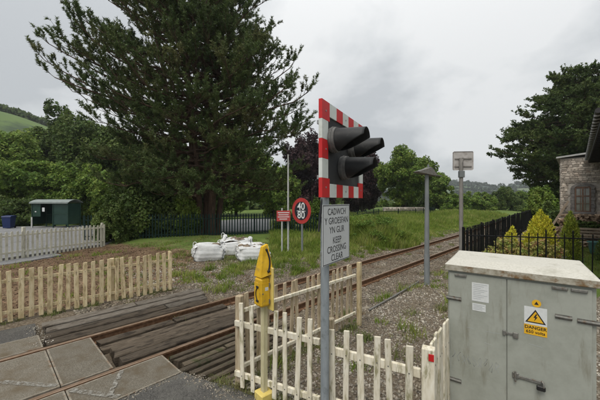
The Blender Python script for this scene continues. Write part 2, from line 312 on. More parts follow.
# ------------------------------------------------------------------ mesh helpers
class MB:
    def __init__(s):
        s.v = []; s.f = []; s.m = []; s.smooth = []
    def add(s, vs, fs, mi=0, sm=False):
        o = len(s.v)
        s.v += [tuple(p) for p in vs]
        for f in fs:
            s.f.append([i + o for i in f]); s.m.append(mi); s.smooth.append(sm)
    def box(s, x0, x1, y0, y1, z0, z1, c=0.0, mi=0, mtx=None):
        if c <= 0:
            vs = [(x, y, z) for z in (z0, z1) for y in (y0, y1) for x in (x0, x1)]
            fs = [(0, 2, 3, 1), (4, 5, 7, 6), (0, 1, 5, 4), (2, 6, 7, 3), (0, 4, 6, 2), (1, 3, 7, 5)]
        else:
            vs = []; idx = {}
            X = (x0, x1); Y = (y0, y1); Z = (z0, z1)
            for i in (0, 1):
                for j in (0, 1):
                    for k in (0, 1):
                        ci = c if i == 0 else -c; cj = c if j == 0 else -c; ck = c if k == 0 else -c
                        for ax, p in enumerate(((X[i], Y[j] + cj, Z[k] + ck), (X[i] + ci, Y[j], Z[k] + ck), (X[i] + ci, Y[j] + cj, Z[k]))):
                            idx[(i, j, k, ax)] = len(vs); vs.append(p)
            fs = []
            q = lambda *a: [idx[x] for x in a]
            for i in (0, 1):
                fs.append(q((i, 0, 0, 0), (i, 1, 0, 0), (i, 1, 1, 0), (i, 0, 1, 0)))
                fs.append(q((0, i, 0, 1), (1, i, 0, 1), (1, i, 1, 1), (0, i, 1, 1)))
                fs.append(q((0, 0, i, 2), (1, 0, i, 2), (1, 1, i, 2), (0, 1, i, 2)))
                for j in (0, 1):
                    fs.append(q((i, j, 0, 0), (i, j, 1, 0), (i, j, 1, 1), (i, j, 0, 1)))
                    fs.append(q((i, 0, j, 0), (i, 1, j, 0), (i, 1, j, 2), (i, 0, j, 2)))
                    fs.append(q((0, i, j, 1), (1, i, j, 1), (1, i, j, 2), (0, i, j, 2)))
                    for k in (0, 1):
                        fs.append(q((i, j, k, 0), (i, j, k, 1), (i, j, k, 2)))
            ctr = Vector(((x0 + x1) / 2, (y0 + y1) / 2, (z0 + z1) / 2))
            for n_, f in enumerate(fs):
                a, b, d = (Vector(vs[f[t]]) for t in (0, 1, 2))
                if (b - a).cross(d - a).dot(a - ctr) < 0:
                    fs[n_] = f[::-1]
        if mtx is not None:
            vs = [mtx @ Vector(p) for p in vs]
        s.add(vs, fs, mi)
        return s
    def tube(s, pts, rad, seg=8, mi=0, cap=True, sm=True):
        pts = [Vector(p) for p in pts]
        n = len(pts)
        rad = [rad] * n if not hasattr(rad, '__len__') else rad
        vs = []
        up = None
        for i, p in enumerate(pts):
            t = (pts[min(i + 1, n - 1)] - pts[max(i - 1, 0)]).normalized()
            if up is None:
                up = Vector((1, 0, 0)) if abs(t.z) > 0.9 else Vector((0, 0, 1))
            a = t.cross(up).normalized(); b = a.cross(t).normalized(); up = b
            for k in range(seg):
                w = 2 * math.pi * k / seg
                vs.append(p + rad[i] * (math.cos(w) * a + math.sin(w) * b))
        fs = [(i * seg + k, i * seg + (k + 1) % seg, (i + 1) * seg + (k + 1) % seg, (i + 1) * seg + k) for i in range(n - 1) for k in range(seg)]
        s.add(vs, fs, mi, sm)
        if cap:
            s.add(vs[:seg][::-1], [list(range(seg))], mi); s.add(vs[-seg:], [list(range(seg))], mi)
        return s
    def prism(s, poly, y0, y1, mi=0, axis='y'):
        """poly: list of (a, b); extruded along an axis: 'y' -> (a, y, b), 'z' -> (a, b, z), 'x' -> (x, a, b)"""
        f = {'y': lambda a, b, t: (a, t, b), 'z': lambda a, b, t: (a, b, t), 'x': lambda a, b, t: (t, a, b)}[axis]
        n = len(poly)
        vs = [f(a, b, y0) for a, b in poly] + [f(a, b, y1) for a, b in poly]
        fs = [list(range(n))[::-1], list(range(n, 2 * n))] + [(i, (i + 1) % n, n + (i + 1) % n, n + i) for i in range(n)]
        s.add(vs, fs, mi)
        return s
    def mesh(s, name, mats):
        me = bpy.data.meshes.new(name)
        me.from_pydata(s.v, [], s.f)
        for m in (mats if isinstance(mats, (list, tuple)) else [mats]):
            me.materials.append(m)
        me.polygons.foreach_set('material_index', s.m)
        me.polygons.foreach_set('use_smooth', s.smooth)
        import bmesh
        bm = bmesh.new(); bm.from_mesh(me); bmesh.ops.recalc_face_normals(bm, faces=bm.faces[:]); bm.to_mesh(me); bm.free()
        me.update()
        return me
    def build(s, name, mats, parent=None, **kw):
        return obj(name, s.mesh(name, mats), parent, **kw)

def obj(name, me, parent=None, loc=None, rot=None, scale=None):
    o = bpy.data.objects.new(name, me)
    COL.objects.link(o)
    if parent is not None:
        o.parent = parent
    if loc is not None: o.location = loc
    if rot is not None: o.rotation_euler = rot
    if scale is not None: o.scale = scale
    return o

def np_mesh(name, V, F, m, smooth=False):
    me = bpy.data.meshes.new(name)
    V = np.ascontiguousarray(V, dtype=np.float32); F = np.ascontiguousarray(F, dtype=np.int32)
    k = F.shape[1]
    me.vertices.add(len(V)); me.vertices.foreach_set('co', V.ravel())
    me.loops.add(F.size); me.loops.foreach_set('vertex_index', F.ravel())
    me.polygons.add(len(F)); me.polygons.foreach_set('loop_start', np.arange(len(F), dtype=np.int32) * k)
    if smooth:
        me.polygons.foreach_set('use_smooth', np.ones(len(F), dtype=bool))
    me.update(calc_edges=True)
    me.materials.append(m)
    return me

def thing(name, label, cat, loc=(0, 0, 0), rz=0.0, group=None):
    o = bpy.data.objects.new(name, None)
    COL.objects.link(o)
    o.empty_display_size = 0.2
    o.location = loc; o.rotation_euler = (0, 0, rz)
    o['label'] = label; o['category'] = cat
    if group: o['group'] = group
    return o
def tag(o, label, cat, group=None):
    o['label'] = label; o['category'] = cat
    if group: o['group'] = group
    return o
def struct(o):
    o['kind'] = 'structure'; return o
def stuff(o):
    o['kind'] = 'stuff'; return o

def text_mesh(txt, size, m, extrude=0.0006, bold=0.0, space=1.0):
    cu = bpy.data.curves.new('lettering', 'FONT')
    cu.body = txt; cu.size = size; cu.align_x = 'CENTER'; cu.align_y = 'CENTER'; cu.extrude = extrude; cu.offset = bold
    cu.resolution_u = 3; cu.space_character = space
    o = bpy.data.objects.new('lettering', cu); COL.objects.link(o)
    dg = bpy.context.evaluated_depsgraph_get()
    me = bpy.data.meshes.new_from_object(o.evaluated_get(dg))
    bpy.data.objects.remove(o)
    me.materials.clear(); me.materials.append(m)
    return me
def letter(txt, size, m, parent, x, y, z, sx=1.0, **kw):
    """text standing upright in the parent's xz plane and facing its -y"""
    return obj('lettering', text_mesh(txt, size, m, **kw), parent, (x, y, z), (R(90), 0, 0), (sx, 1, 1))

def unit(v):
    return v / np.maximum(np.linalg.norm(v, axis=-1, keepdims=True), 1e-9)
def rand_unit(n):
    return unit(rng.normal(size=(n, 3)))
def smooth(x, a, b):
    t = np.clip((np.asarray(x, float) - a) / (b - a), 0, 1)
    return t * t * (3 - 2 * t)
_nz = [(rng.uniform(0, 6.28, 2), rng.uniform(-1, 1, 2)) for _ in range(10)]
def wob(x, y, s=1.0):
    r = 0
    for i, (ph, k) in enumerate(_nz):
        f = s * (0.6 + 0.33 * i)
        r = r + np.sin((k[0] * x + k[1] * y) * f + ph[0]) * np.cos((k[1] * x - k[0] * y) * f * 0.8 + ph[1])
    return r / 10 * 1.8

def leaves(C, size, normal=None, jit=0.8, aspect=0.55, name='crown', m=None):
    """diamond leaves at points C"""
    n = len(C)
    size = np.broadcast_to(np.asarray(size, float), (n,))
    nr = rand_unit(n) if normal is None else unit(unit(normal) + jit * rand_unit(n))
    a = unit(np.cross(nr, rand_unit(n))); b = np.cross(nr, a)
    a = a * size[:, None]; b = b * (size * aspect)[:, None]
    V = np.stack([C + a, C - 0.8 * a + 1.25 * b, C - 0.8 * a - 1.25 * b], 1).reshape(-1, 3)
    return np_mesh(name, V, np.arange(3 * n).reshape(n, 3), m)

def lobed_points(center, rad, nl, n, lobe=(0.28, 0.5), seed=0, shell=0.35, flat=1.0, cone=0.0, sub=9):
    """points in the lobes of a crown, with outward normals"""
    g = np.random.default_rng(seed)
    rad = np.asarray(rad, float)
    d = g.normal(size=(nl, 3)); d /= np.linalg.norm(d, axis=1, keepdims=True)
    rr = g.uniform(0.45, 0.9, (nl, 1))
    lc = d * rr
    if cone:
        lc[:, :2] *= (1 - cone * (lc[:, 2:3] * 0.5 + 0.5))
    lr = g.uniform(*lobe, nl)
    if cone:
        lr *= (1 - 0.7 * cone * (lc[:, 2] * 0.5 + 0.5))
    # sub-clumps on each lobe
    sd = g.normal(size=(nl, sub, 3)); sd /= np.linalg.norm(sd, axis=2, keepdims=True)
    sc = (lc[:, None, :] + sd * lr[:, None, None] * 0.8).reshape(-1, 3)
    sr = np.repeat(lr * 0.42, sub) * g.uniform(0.6, 1.25, nl * sub)
    w = sr ** 2; w /= w.sum()
    k = g.choice(len(sc), n, p=w)
    dd = g.normal(size=(n, 3)); dd /= np.linalg.norm(dd, axis=1, keepdims=True)
    q = dd * (shell + (1 - shell) * g.uniform(0, 1, (n, 1)) ** 0.6) * sr[k][:, None]
    P = sc[k] + q
    nrm = unit(dd + 0.8 * unit(P) + np.array([0, 0, 0.35]))
    return P * rad + np.asarray(center), nrm, lc * rad + np.asarray(center)

def gz(x, y):
    """height of the ground sheet"""
    u, v = toUV(np.asarray(x, float), np.asarray(y, float))
    bed = 1 - smooth(np.abs(v - 5.47), 1.45, 2.35)
    h = -0.165 * bed
    n = 0.025 * wob(x, y, 2.2)
    h = h + n * (1 - 0.6 * bed)
    h = h + 0.22 * smooth(v, 9.0, 13.0) * smooth(u, 3.0, 9.0) + 0.10 * smooth(v, 8.6, 12.5)*(1-smooth(v, 14.0, 15.5))
    back = smooth(np.asarray(y, float) - 0.12 * np.asarray(x, float), 18.6, 20.4) * (1 - smooth(np.asarray(x, float) - 0.42 * (np.asarray(y, float) - 25), 1.0, 4.5))
    h = h * (1 - back) - 0.02 * back
    road = (1 - smooth(v, 4.0, 4.3)) * (1 - smooth(u, 1.6, 2.3))
    near = (1 - smooth(v, 3.0, 3.4)) * (1 - smooth(0.49 * np.asarray(x) + 0.872 * np.asarray(y), 2.70, 2.95))
    far = (1 - smooth(u, 0.3, 0.8)) * (1 - smooth(v, 7.7, 7.9))
    r = np.clip(np.maximum(np.maximum(road, near), far), 0, 1)
    h = h * (1 - r) - 0.08 * r
    d = np.hypot(x, y)
    return h * (1 - smooth(d, 60, 120)) - 0.25 * smooth(d, 60, 120)
def grassy(x, y):
    u, v = toUV(np.asarray(x, float), np.asarray(y, float))
    w = wob(x, y, 1.3)
    g = smooth(v, 7.6 , 9.6) * smooth(u + 0.25 * v, 7.6, 10.8)
    g = np.maximum(g, smooth(v, 12.5, 14.5) * smooth(u, 5, 7))
    g = np.maximum(g, 0.42 * smooth(v, 7.2, 8.0) * smooth(u, 4.4, 6.0) * smooth(w, -0.1, 0.5))
    g = np.maximum(g, 0.42 * (1 - smooth(v, 3.0, 3.4)) * smooth(w, 0.2, 0.7) * smooth(u, 3, 4))
    g = np.maximum(g, 0.9 * (1 - smooth(v, 2.0, 2.7)) * smooth(u, 9.5, 10.5))
    g = np.maximum(g, smooth(v, 6.9, 7.4) * smooth(u, 13, 16))
    g = np.maximum(g, smooth(np.hypot(x, y), 40, 55))
    return np.clip(g, 0, 1)
def gravelly(x, y):
    u, v = toUV(np.asarray(x, float), np.asarray(y, float))
    g = 1 - smooth(v, 7.6, 8.8)
    g = np.maximum(g, 0.75 * smooth(u, 3.6, 5.5) * (1 - smooth(v, 9.5, 12)))
    return np.clip(g + 0.25 * wob(x, y, 1.7), 0, 1)

# ------------------------------------------------------------------ ground, roads
def build_ground():
    t = np.linspace(-1, 1, 291)
    def warp(t, c, near, far):
        return c + near * t + (far - near) * np.sign(t) * np.abs(t) ** 7
    xs = warp(t, -1.0, 26.0, 1500.0); ys = warp(t, 11.0, 24.0, 1500.0)
    X, Y = np.meshgrid(xs, ys)
    Z = gz(X, Y)
    V = np.stack([X, Y, Z], -1).reshape(-1, 3)
    n = len(t)
    i = np.arange(n - 1)
    a = (i[:, None] * n + i[None, :]).ravel()
    F = np.stack([a, a + 1, a + n + 1, a + n], 1)
    me = np_mesh('ground', V, F, M['ground'], True)
    for nm, fn in (('zone_gravel', gravelly), ('zone_grass', grassy)):
        at = me.attributes.new(nm, 'FLOAT', 'POINT')
        at.data.foreach_set('value', fn(V[:, 0], V[:, 1]).astype(np.float32))
    struct(obj('ground', me))
build_ground()

def sheet(name, pts, z, m, jag=0.0, step=0.15):
    """flat polygon with a slightly ragged outline"""
    P = []
    for i, a in enumerate(pts):
        b = pts[(i + 1) % len(pts)]
        a = np.array(a); b = np.array(b); L_ = np.linalg.norm(b - a)
        k = max(1, int(L_ / step)) if jag else 1
        nrm = np.array([-(b - a)[1], (b - a)[0]]) / max(L_, 1e-6)
        for j in range(k):
            p = a + (b - a) * j / k
            P.append(p + (nrm * rng.normal(0, jag) if j else 0))
    mb = MB(); n = len(P)
    mb.add([(p[0], p[1], z) for p in P] + [(p[0], p[1], z - 0.10) for p in P], [list(range(n))] + [(i, i + n, (i + 1) % n + n, (i + 1) % n) for i in range(n)])
    return struct(mb.build(name, m))
def XY(u, v):
    return np.array(UV(u, v))
sheet('road', [XY(-14, 3.98), XY(1.88, 3.98), XY(2.0, 3.55), (-0.86, 3.80), (-0.60, 3.62), (0.30, 3.16), (1.22, 2.62), (2.2, 1.9), (4.5, -2), (-4, -12), (-16, -4)], -0.004, M['asphalt'], 0.012)
sheet('road', [XY(-9, 6.93), XY(0.60, 6.93), XY(0.66, 7.62), XY(-9, 7.8)], -0.006, M['asphalt'], 0.012)
# street beyond the white fence, running past the bus shelter and behind the palisade
sheet('street', [(-13.2, 6.0), (-11.5, 11.0), (-10.05, 15.0), (-9.6, 20.2), (-4, 21.5), (4, 25.0), (9, 42), (0, 44), (-12, 28.5), (-24, 25.0), (-40, 24), (-40, 6)], 0.125, M['far_asphalt'])
sheet('kerb_path', [(-13.4, 6.0), (-11.62, 10.4), (-10.6, 13.0), (-10.0, 12.6), (-10.6, 10.1), (-12.0, 6.0)], 0.05, M['far_asphalt'], 0.02)
sheet('lawn', [(5.4, 9.4), (8.1, 8.6), (9.6, 10.0), (14.2, 15.2), (13.2, 17.5), (9, 13.2)], 0.03, M['lawn'])
sheet('patio', [(9.3, 11.9), (10.6, 11.6), (13.8, 15.0), (12.9, 16.9), (11.6, 15.4)], 0.05, M['paving'])

# hills: one polar sheet of rising land
def build_hill(name, az0, az1, r0, r1, hfun, m, na=160, nr=36):
    az = np.linspace(R(az0), R(az1), na); t = np.linspace(0, 1, nr)
    A, T = np.meshgrid(az, t)
    r = r0 + (r1 - r0) * T
    X = r * np.sin(A); Y = r * np.cos(A); Z = hfun(np.degrees(A), T, X, Y)
    V = np.stack([X, Y, Z], -1).reshape(-1, 3)
    i = np.arange(nr - 1); j = np.arange(na - 1)
    a = (i[:, None] * na + j[None, :]).ravel()
    F = np.stack([a, a + 1, a + na + 1, a + na], 1)
    struct(obj(name, np_mesh(name, V, F, m, True)))
    return lambda azd, tt: np.array([(r0 + (r1 - r0) * tt) * math.sin(R(azd)), (r0 + (r1 - r0) * tt) * math.cos(R(azd)), float(hfun(np.array(azd), np.array(tt), (r0 + (r1 - r0) * tt) * math.sin(R(azd)), (r0 + (r1 - r0) * tt) * math.cos(R(azd))))])
def h_left(a, t, x, y):
    top = 53.0 * (1 - 0.16 * smooth(a, -46, -36)) * (1 - 0.75 * smooth(a, -36, 2)) 
    return -1.0 + top * smooth(t, 0.0, 1.0) * (1 + 0.03 * wob(x / 40, y / 40)) + 0.0 * t
hl = build_hill('hill', -82, 14, 70, 250, h_left, M['hill'])
def h_far(a, t, x, y):
    prof = 38 + 20 * (1 - smooth(a, 18, 42)) + 5 * np.sin(a * 0.33 + 0.6) + 2.5 * np.sin(a * 0.9)
    prof = prof * (1 - 0.35 * smooth(a, 36, 50))
    return -2 + prof * smooth(t, 0, 0.9) * (1 + 0.04 * wob(x / 90, y / 90))
hf = build_hill('distant_hill', 2, 72, 420, 1000, h_far, M['hill_far'], 200)

# ------------------------------------------------------------------ railway: rails, sleepers, crossing deck
def rail_curve(v0, u):
    """slight bend to the left far down the line"""
    return v0 + 0.0009 * max(0.0, u - 12) ** 2
track = thing('railway_track', '', '')
for k in ('label', 'category'):
    del track[k]
struct(track)
prof = [(-0.065, -0.158), (0.065, -0.158), (0.065, -0.146), (0.012, -0.125), (0.010, -0.045), (0.034, -0.034), (0.034, -0.006), (0.026, 0.0), (-0.026, 0.0), (-0.034, -0.006), (-0.034, -0.034), (-0.010, -0.045), (-0.012, -0.125), (-0.065, -0.146)]
us = np.concatenate([np.arange(-12, 12, 1.5), np.arange(12, 72, 3.0)])
for v0 in (V_NEAR, V_FAR):
    mb = MB(); vs = []
    for u in us:
        vc = rail_curve(v0, u)
        for a, z in prof:
            x, y = UV(u, vc + a); vs.append((x, y, z + 0.003))
    n = len(prof)
    for i in range(len(us) - 1):
        for k in range(n):
            k2 = (k + 1) % n
            mb.f.append([i * n + k, i * n + k2, (i + 1) * n + k2, (i + 1) * n + k]); mb.m.append(1 if 5 <= k <= 8 else 0); mb.smooth.append(False)
    mb.v = vs
    mb.build('rail', [M['rail'], M['railhead']], track)
chairs = MB()
sl = MB().box(-0.125, 0.125, -1.3, 1.3, -0.13, 0, c=0.012).mesh('sleeper', M['sleeper'])
u = 2.0
while u < 68:
    vc = rail_curve(5.47, u)
    x, y = UV(u, vc)
    obj('sleeper', sl, track, (x, y, -0.160 + rng.normal(0, 0.004)), (0, 0, TRZ + rng.normal(0, 0.01)))
    for v0 in (V_NEAR, V_FAR):
        for sd in (-1, 1):
            cx_, cy_ = UV(u, rail_curve(v0, u) + sd * 0.085)
            chairs.box(-0.05, 0.05, -0.035, 0.035, -0.165, -0.105, c=0.012, mtx=Matrix.Translation((cx_, cy_, 0)) @ Matrix.Rotation(TRZ, 4, 'Z'))
    u += 0.70 + rng.normal(0, 0.01)
stuff(chairs.build('rail_chairs', M['rail'], track))
# the crossing deck panels
def panel(u0, u1, v0, v1, zt=0.0):
    cu, cv = (u0 + u1) / 2, (v0 + v1) / 2
    x, y = UV(cu, cv)
    a, b = (u1 - u0) / 2 - 0.006, (v1 - v0) / 2
    o = MB().box(-a + 0.012, a - 0.012, -b + 0.012, b - 0.012, -0.16, -0.003, c=0.006).build('crossing_panel', M['concrete'], track, loc=(x, y, zt), rot=(R(rng.normal(0, 0.25)), R(rng.normal(0, 0.2)), TRZ))
    f = MB(); w = 0.022
    f.box(-a, a, -b, -b + w, -0.16, 0, c=0.003); f.box(-a, a, b - w, b, -0.16, 0, c=0.003)
    f.box(-a, -a + w, -b + w, b - w, -0.155, -0.001, c=0.002); f.box(a - w, a, -b + w, b - w, -0.155, -0.001, c=0.002)
    f.build('edge_frame', M['steel_edge'], o)
    return o
for k in range(5):
    panel(0.66 - 1.2 * k - 1.2 if k else 0.66, 1.25 if k == 0 else 0.66 - 1.2 * (k - 1), 4.80, 6.13) if k == 0 else panel(0.66 - 1.2 * k, 0.66 - 1.2 * (k - 1), 4.80, 6.13)
for k in range(5):
    panel(0.68 - 1.18 * k, 1.86 - 1.18 * k, 4.00, 4.655)
    panel(0.65 - 1.2 * (k + 1), 0.65 - 1.2 * k, 6.29, 6.91)
# worn paint strokes lying on the panels
def stroke(pts, w, z=0.006):
    mb = MB()
    for (u0, v0, u1, v1) in pts:
        a = XY(u0, v0); b = XY(u1, v1); d_ = (b - a) / np.linalg.norm(b - a); nn = np.array([-d_[1], d_[0]]) * w / 2
        mb.add([(*(a - nn), z), (*(b - nn), z), (*(b + nn), z), (*(a + nn), z)], [(0, 1, 2, 3)])
    return mb
o = stroke([(0.02, 5.62, 0.62, 4.84), (0.72, 4.62, 1.10, 4.03)], 0.075).build('road_marking', M['mark']); struct(o)
o = stroke([(1.30, 4.62, 1.02, 4.12)], 0.06, 0.0095).build('road_marking', M['mark']); struct(o)

# anti-trespass timbers beside and between the rails
def timber(name, parent, u0, u1, v0, v1, z0, zt, m, ridge=False, tilt=0.0):
    Ln = u1 - u0; W = v1 - v0
    k = max(4, int(Ln / 0.28))
    vs = []; mb = MB()
    for i in range(k + 1):
        t = i / k
        j = rng.normal(0, 0.0035, 6)
        if ridge:
            sec = [(-W / 2, z0), (-W / 2 + j[0], z0 + 0.03), (j[1], zt + j[2]), (W / 2 + j[3], z0 + 0.03), (W / 2, z0)]
        else:
            sec = [(-W / 2, z0), (-W / 2 + j[0] * .6, zt - 0.012 + j[1] * .5), (-W / 2 + 0.014, zt + j[1] * .5), (W / 2 - 0.014, zt + tilt + j[2] * .5), (W / 2 + j[3] * .6, zt + tilt - 0.012 + j[2] * .5), (W / 2, z0)]
        vs.append([(-Ln / 2 + Ln * t + (rng.normal(0, 0.012) if i in (0, k) and s_ else 0), a, z) for s_, (a, z) in enumerate(sec)])
    n = len(vs[0])
    flat = [p for r_ in vs for p in r_]
    fs = [(i * n + q, i * n + (q + 1) % n, (i + 1) * n + (q + 1) % n, (i + 1) * n + q) for i in range(k) for q in range(n)]
    fs += [list(range(n)), list(range(k * n, k * n + n))]
    mb.add(flat, fs)
    x, y = UV((u0 + u1) / 2, (v0 + v1) / 2)
    o = mb.build(name, m, parent)
    o.matrix_world = Matrix.Identity(4)
    o.location = (x, y, 0); o.rotation_euler = (0, 0, TRZ + R(rng.normal(0, 0.10)))
    return o
g = thing('trespass_guard', 'grey bleached timber baulks stepped beside the far rail, below the cream fence', 'timber guard')
g['group'] = 'timber trespass guards at the crossing'
for (u0, u1, v0, v1, zt, mm) in ((0.74, 2.30, 7.17, 7.40, 0.035, 'baulk_grey'), (2.33, 3.84, 7.16, 7.39, 0.03, 'baulk_grey'), (0.76, 3.80, 6.90, 7.10, 0.015, 'baulk_grey'),
                                (0.72, 2.75, 6.64, 6.84, -0.005, 'baulk'), (2.78, 3.70, 6.63, 6.84, -0.012, 'baulk_grey'), (0.70, 3.62, 6.37, 6.575, -0.02, 'baulk')):
    timber('baulk', g, u0, u1, v0, v1, -0.16, zt, M[mm], tilt=rng.uniform(0.0, 0.02))
g = thing('trespass_guard', 'dark brown timber baulks laid between the two rails', 'timber guard', group='timber trespass guards at the crossing')
for (u0, u1, v0, v1, zt) in ((1.34, 2.6, 5.90, 6.10, -0.07), (2.63, 3.8, 5.91, 6.10, -0.065), (1.31, 3.75, 5.66, 5.85, -0.08), (1.40, 3.8, 5.40, 5.60, -0.05), (1.36, 2.9, 5.12, 5.34, -0.012), (2.93, 3.85, 5.11, 5.33, -0.02), (1.38, 3.85, 4.84, 5.06, 0.005)):
    timber('baulk', g, u0, u1, v0, v1, -0.18, zt, M['baulk'], tilt=rng.uniform(-0.02, 0.012))
g = thing('trespass_guard', 'dark mossy ridged timbers between the near rail and the white fence', 'timber guard', group='timber trespass guards at the crossing')
for i in range(8):
    v0 = 3.40 + i * 0.153
    cut = 1.95 + rng.uniform(0.6, 1.4)
    for u0, u1 in ((1.93 + rng.normal(0, 0.03), cut), (cut + 0.03, 3.95 + rng.normal(0, 0.1))):
        timber('ridge_timber', g, u0, u1, v0, v0 + 0.112, -0.16, -0.005 + rng.normal(0, 0.005), M['ridge'], tilt=rng.uniform(-0.018, -0.004))

# ------------------------------------------------------------------ picket fences
def picket_mesh(w, t, h, m, top='flat', name='picket', nails=()):
    mb = MB()
    if top == 'point':
        mb.prism([(-w / 2, 0.04), (w / 2, 0.04), (w / 2, h - w * 0.55), (w * 0.2, h - 0.01), (0, h), (-w * 0.2, h - 0.01), (-w / 2, h - w * 0.55)], -t / 2, t / 2)
    else:
        mb.box(-w / 2, w / 2, -t / 2, t / 2, 0.03, h, c=0.004)
        for i, p in enumerate(mb.v):
            if p[2] > h / 2:
                mb.v[i] = (p[0], p[1], p[2] + p[0] * 0.12)
    for z in nails:
        mb.box(-0.006, 0.006, -t / 2 - 0.002, -t / 2 + 0.001, z - 0.006, z + 0.006, mi=1)
    return mb.mesh(name, [m, M['hinge']])
def picket_fence(label, p0, p1, h, spacing, w, t, mp_, mr_, rails, front=-1, top='flat', posts=(), z0=0.0, skip=0.0, zfun=None, jit=1.25, rail_h=0.07, start=0.0, end=0.0, hs=None):
    """front -1: the pickets are nailed on the fence's right-hand (local -y) side"""
    p0 = np.array(p0, float); p1 = np.array(p1, float)
    Ln = np.linalg.norm(p1 - p0); rz = math.atan2(*(p1 - p0)[::-1])
    f = thing('picket_fence', label, 'fence', (p0[0], p0[1], z0), rz)
    pk = [picket_mesh(w * k, t, h, mp_, top, nails=rails) for k in (1.0, 0.94, 1.07)]
    for z in rails:
        MB().box(-0.02, Ln + 0.02, -0.019, 0.019, z - rail_h / 2, z + rail_h / 2, c=0.005).build('rail', mr_, f, rot=(0, R(rng.normal(0, 0.15)), 0))
    s = start; i = 0
    while s <= Ln - end:
        o = obj('picket', pk[i % 3], f, (s + rng.normal(0, 0.004), front * (0.0205 + t / 2), rng.normal(0, 0.008)), (R(rng.normal(0, jit * 0.6)), R(rng.normal(0, jit)), 0))
        o.scale = (1, 1, (hs(s / Ln) if hs else 1.0))
        s += spacing + rng.normal(0, 0.004); i += 1
    for (s, pw, ph, mm) in posts:
        MB().box(-pw / 2, pw / 2, -pw / 2, pw / 2, -0.1, ph, c=0.008).build('post', mm, f, loc=(s, 0.0195 * front * -1 + front * -pw / 2, 0))
    return f
# far-left cream fence beside the line
picket_fence('cream weathered picket fence along the far side of the track', (-6.35, 5.02), (-3.34, 7.83), 1.0, 0.147, 0.078, 0.02, M['cream_wood'], M['cream_wood'], (0.20, 0.80),
             posts=((0.45, 0.09, 0.95, M['cream_wood']), (2.78, 0.08, 1.0, M['cream_wood']), (4.07, 0.06, 1.02, M['cream_wood'])), start=0.05, rail_h=0.065)
# white fence by the road, with its far and near lengths
fc = np.array((-0.80, 3.78)); fe = np.array((1.08, 2.84))
picket_fence('flaking white picket fence along the road edge, right of the yellow telephone', fc, (0.20, 3.28), 1.0, 0.149, 0.056, 0.022, M['white_wood'], M['white_wood'], (0.17, 0.80),
             posts=((0.0, 0.085, 1.13, M['bare_wood']),), start=0.12, end=0.04, hs=lambda t: 1.09 - 0.06 * t)
picket_fence('short white picket length between the signal pole and the grey cabinet', (0.345, 3.20), (1.10, 2.80), 1.0, 0.150, 0.062, 0.022, M['white_wood'], M['white_wood'], (0.20, 0.745),
             posts=((-0.055, 0.085, 1.06, M['bare_wood']),), start=0.02, rail_h=0.085)
picket_fence('bare wooden picket fence receding beside the near rail, seen from its back', fc + np.array((0.03, 0.04)), (1.03, 5.64), 1.13, 0.156, 0.062, 0.02, M['bare_wood'], M['white_wood'], (0.22, 0.93), front=1,
             posts=((2.62, 0.075, 1.18, M['cream_wood']),), start=0.16, end=0.05, rail_h=0.05)
cf = picket_fence('close set grey picket fence running back from the red reflector post to the cabinet', (1.21, 2.84), (1.625, 3.33), 1.03, 0.085, 0.072, 0.022, M['white_wood'], M['bare_wood'], (0.22, 0.78), front=-1, start=0.0, jit=1.4)
rp = thing('reflector_post', 'square white post with a red reflector beside the grey cabinet', 'post', (1.175, 2.745, 0), R(-28))
MB().box(-0.055, 0.055, -0.045, 0.045, -0.05, 1.0, c=0.006).build('post', M['white_wood'], rp)
MB().box(0.005, 0.05, -0.051, -0.0455, 0.90, 0.965, c=0.002).build('reflector', M['reflector'], rp)

# white station fence across the way
sf = picket_fence('long white picket fence beside the street in front of the bus shelter', (-13.4, 5.4), (-9.75, 14.95), 1.12, 0.166, 0.078, 0.02, M['station_white'], M['station_white'], (0.32, 0.92), top='point', z0=0.02,
             posts=((2.6, 0.09, 1.2, M['station_white']), (6.95, 0.10, 1.26, M['station_white']), (10.15, 0.09, 1.2, M['station_white'])), jit=0.3, start=0.1)

# ------------------------------------------------------------------ level crossing signal
def dirz(a, b):
    return math.atan2(b, a)
pole = thing('signal_post', 'grey steel post carrying the crossing lights and the keep clear sign', 'post', (0.257, 3.10, 0))
MB().tube([(0, 0, -0.1), (0, 0, 3.30)], 0.0445, 20).build('shaft', M['pole'], pole)
MB().tube([(0, 0, 3.30), (0, 0, 3.315)], 0.047, 20).build('cap', M['pole'], pole)
MB().tube([(0, 0, -0.02), (0, 0, 0.03)], 0.11, 16).build('base_flange', M['pole'], pole)
for z in (2.19, 1.80):
    MB().tube([(0, 0, z - 0.016), (0, 0, z + 0.016)], 0.049, 20).build('clamp', M['galv'], pole)

BW, BH = 1.28, 0.96
brz = dirz(0.49, 0.872)
sg = thing('crossing_signal', 'black three lamp crossing light board with a red and white chequered border', 'traffic light', (0.203, 2.90, 2.375), brz)
# local x along the board, -y is its face
MB().box(0.006, BW - 0.006, 0.002, 0.022, 0.006, BH - 0.006, c=0.003).build('backboard', M['black'], sg)
tw, th_, bw = BW / 7, BH / 5, 0.145
def tile(x0, x1, z0, z1, m):
    MB().box(x0, x1, -0.012, 0.026, z0, z1, c=0.0015).build('border_tile', m, sg)
for i in range(7):
    for zz0, zz1 in ((0, 0.14), (BH - 0.14, BH)):
        if i in (0, 6):
            continue
        tile(i * tw + (0.0004), (i + 1) * tw - 0.0004, zz0, zz1, M['sig_white'] if i % 2 else M['sig_red'])
for j in range(5):
    m = M['sig_white'] if j % 2 else M['sig_red']
    for a0, a1 in ((0, 1), (1, 0)):
        w_ = tw if j in (0, 4) else bw
        x0 = 0 if a0 == 0 else BW - w_
        tile(x0, x0 + w_, j * th_ + 0.0004, (j + 1) * th_ - 0.0004, m)
for z in (0.2, 0.75):
    MB().box(0.05, 0.30, 0.024, 0.07, z - 0.02, z + 0.02, c=0.003).build('mounting_bracket', M['galv'], sg)
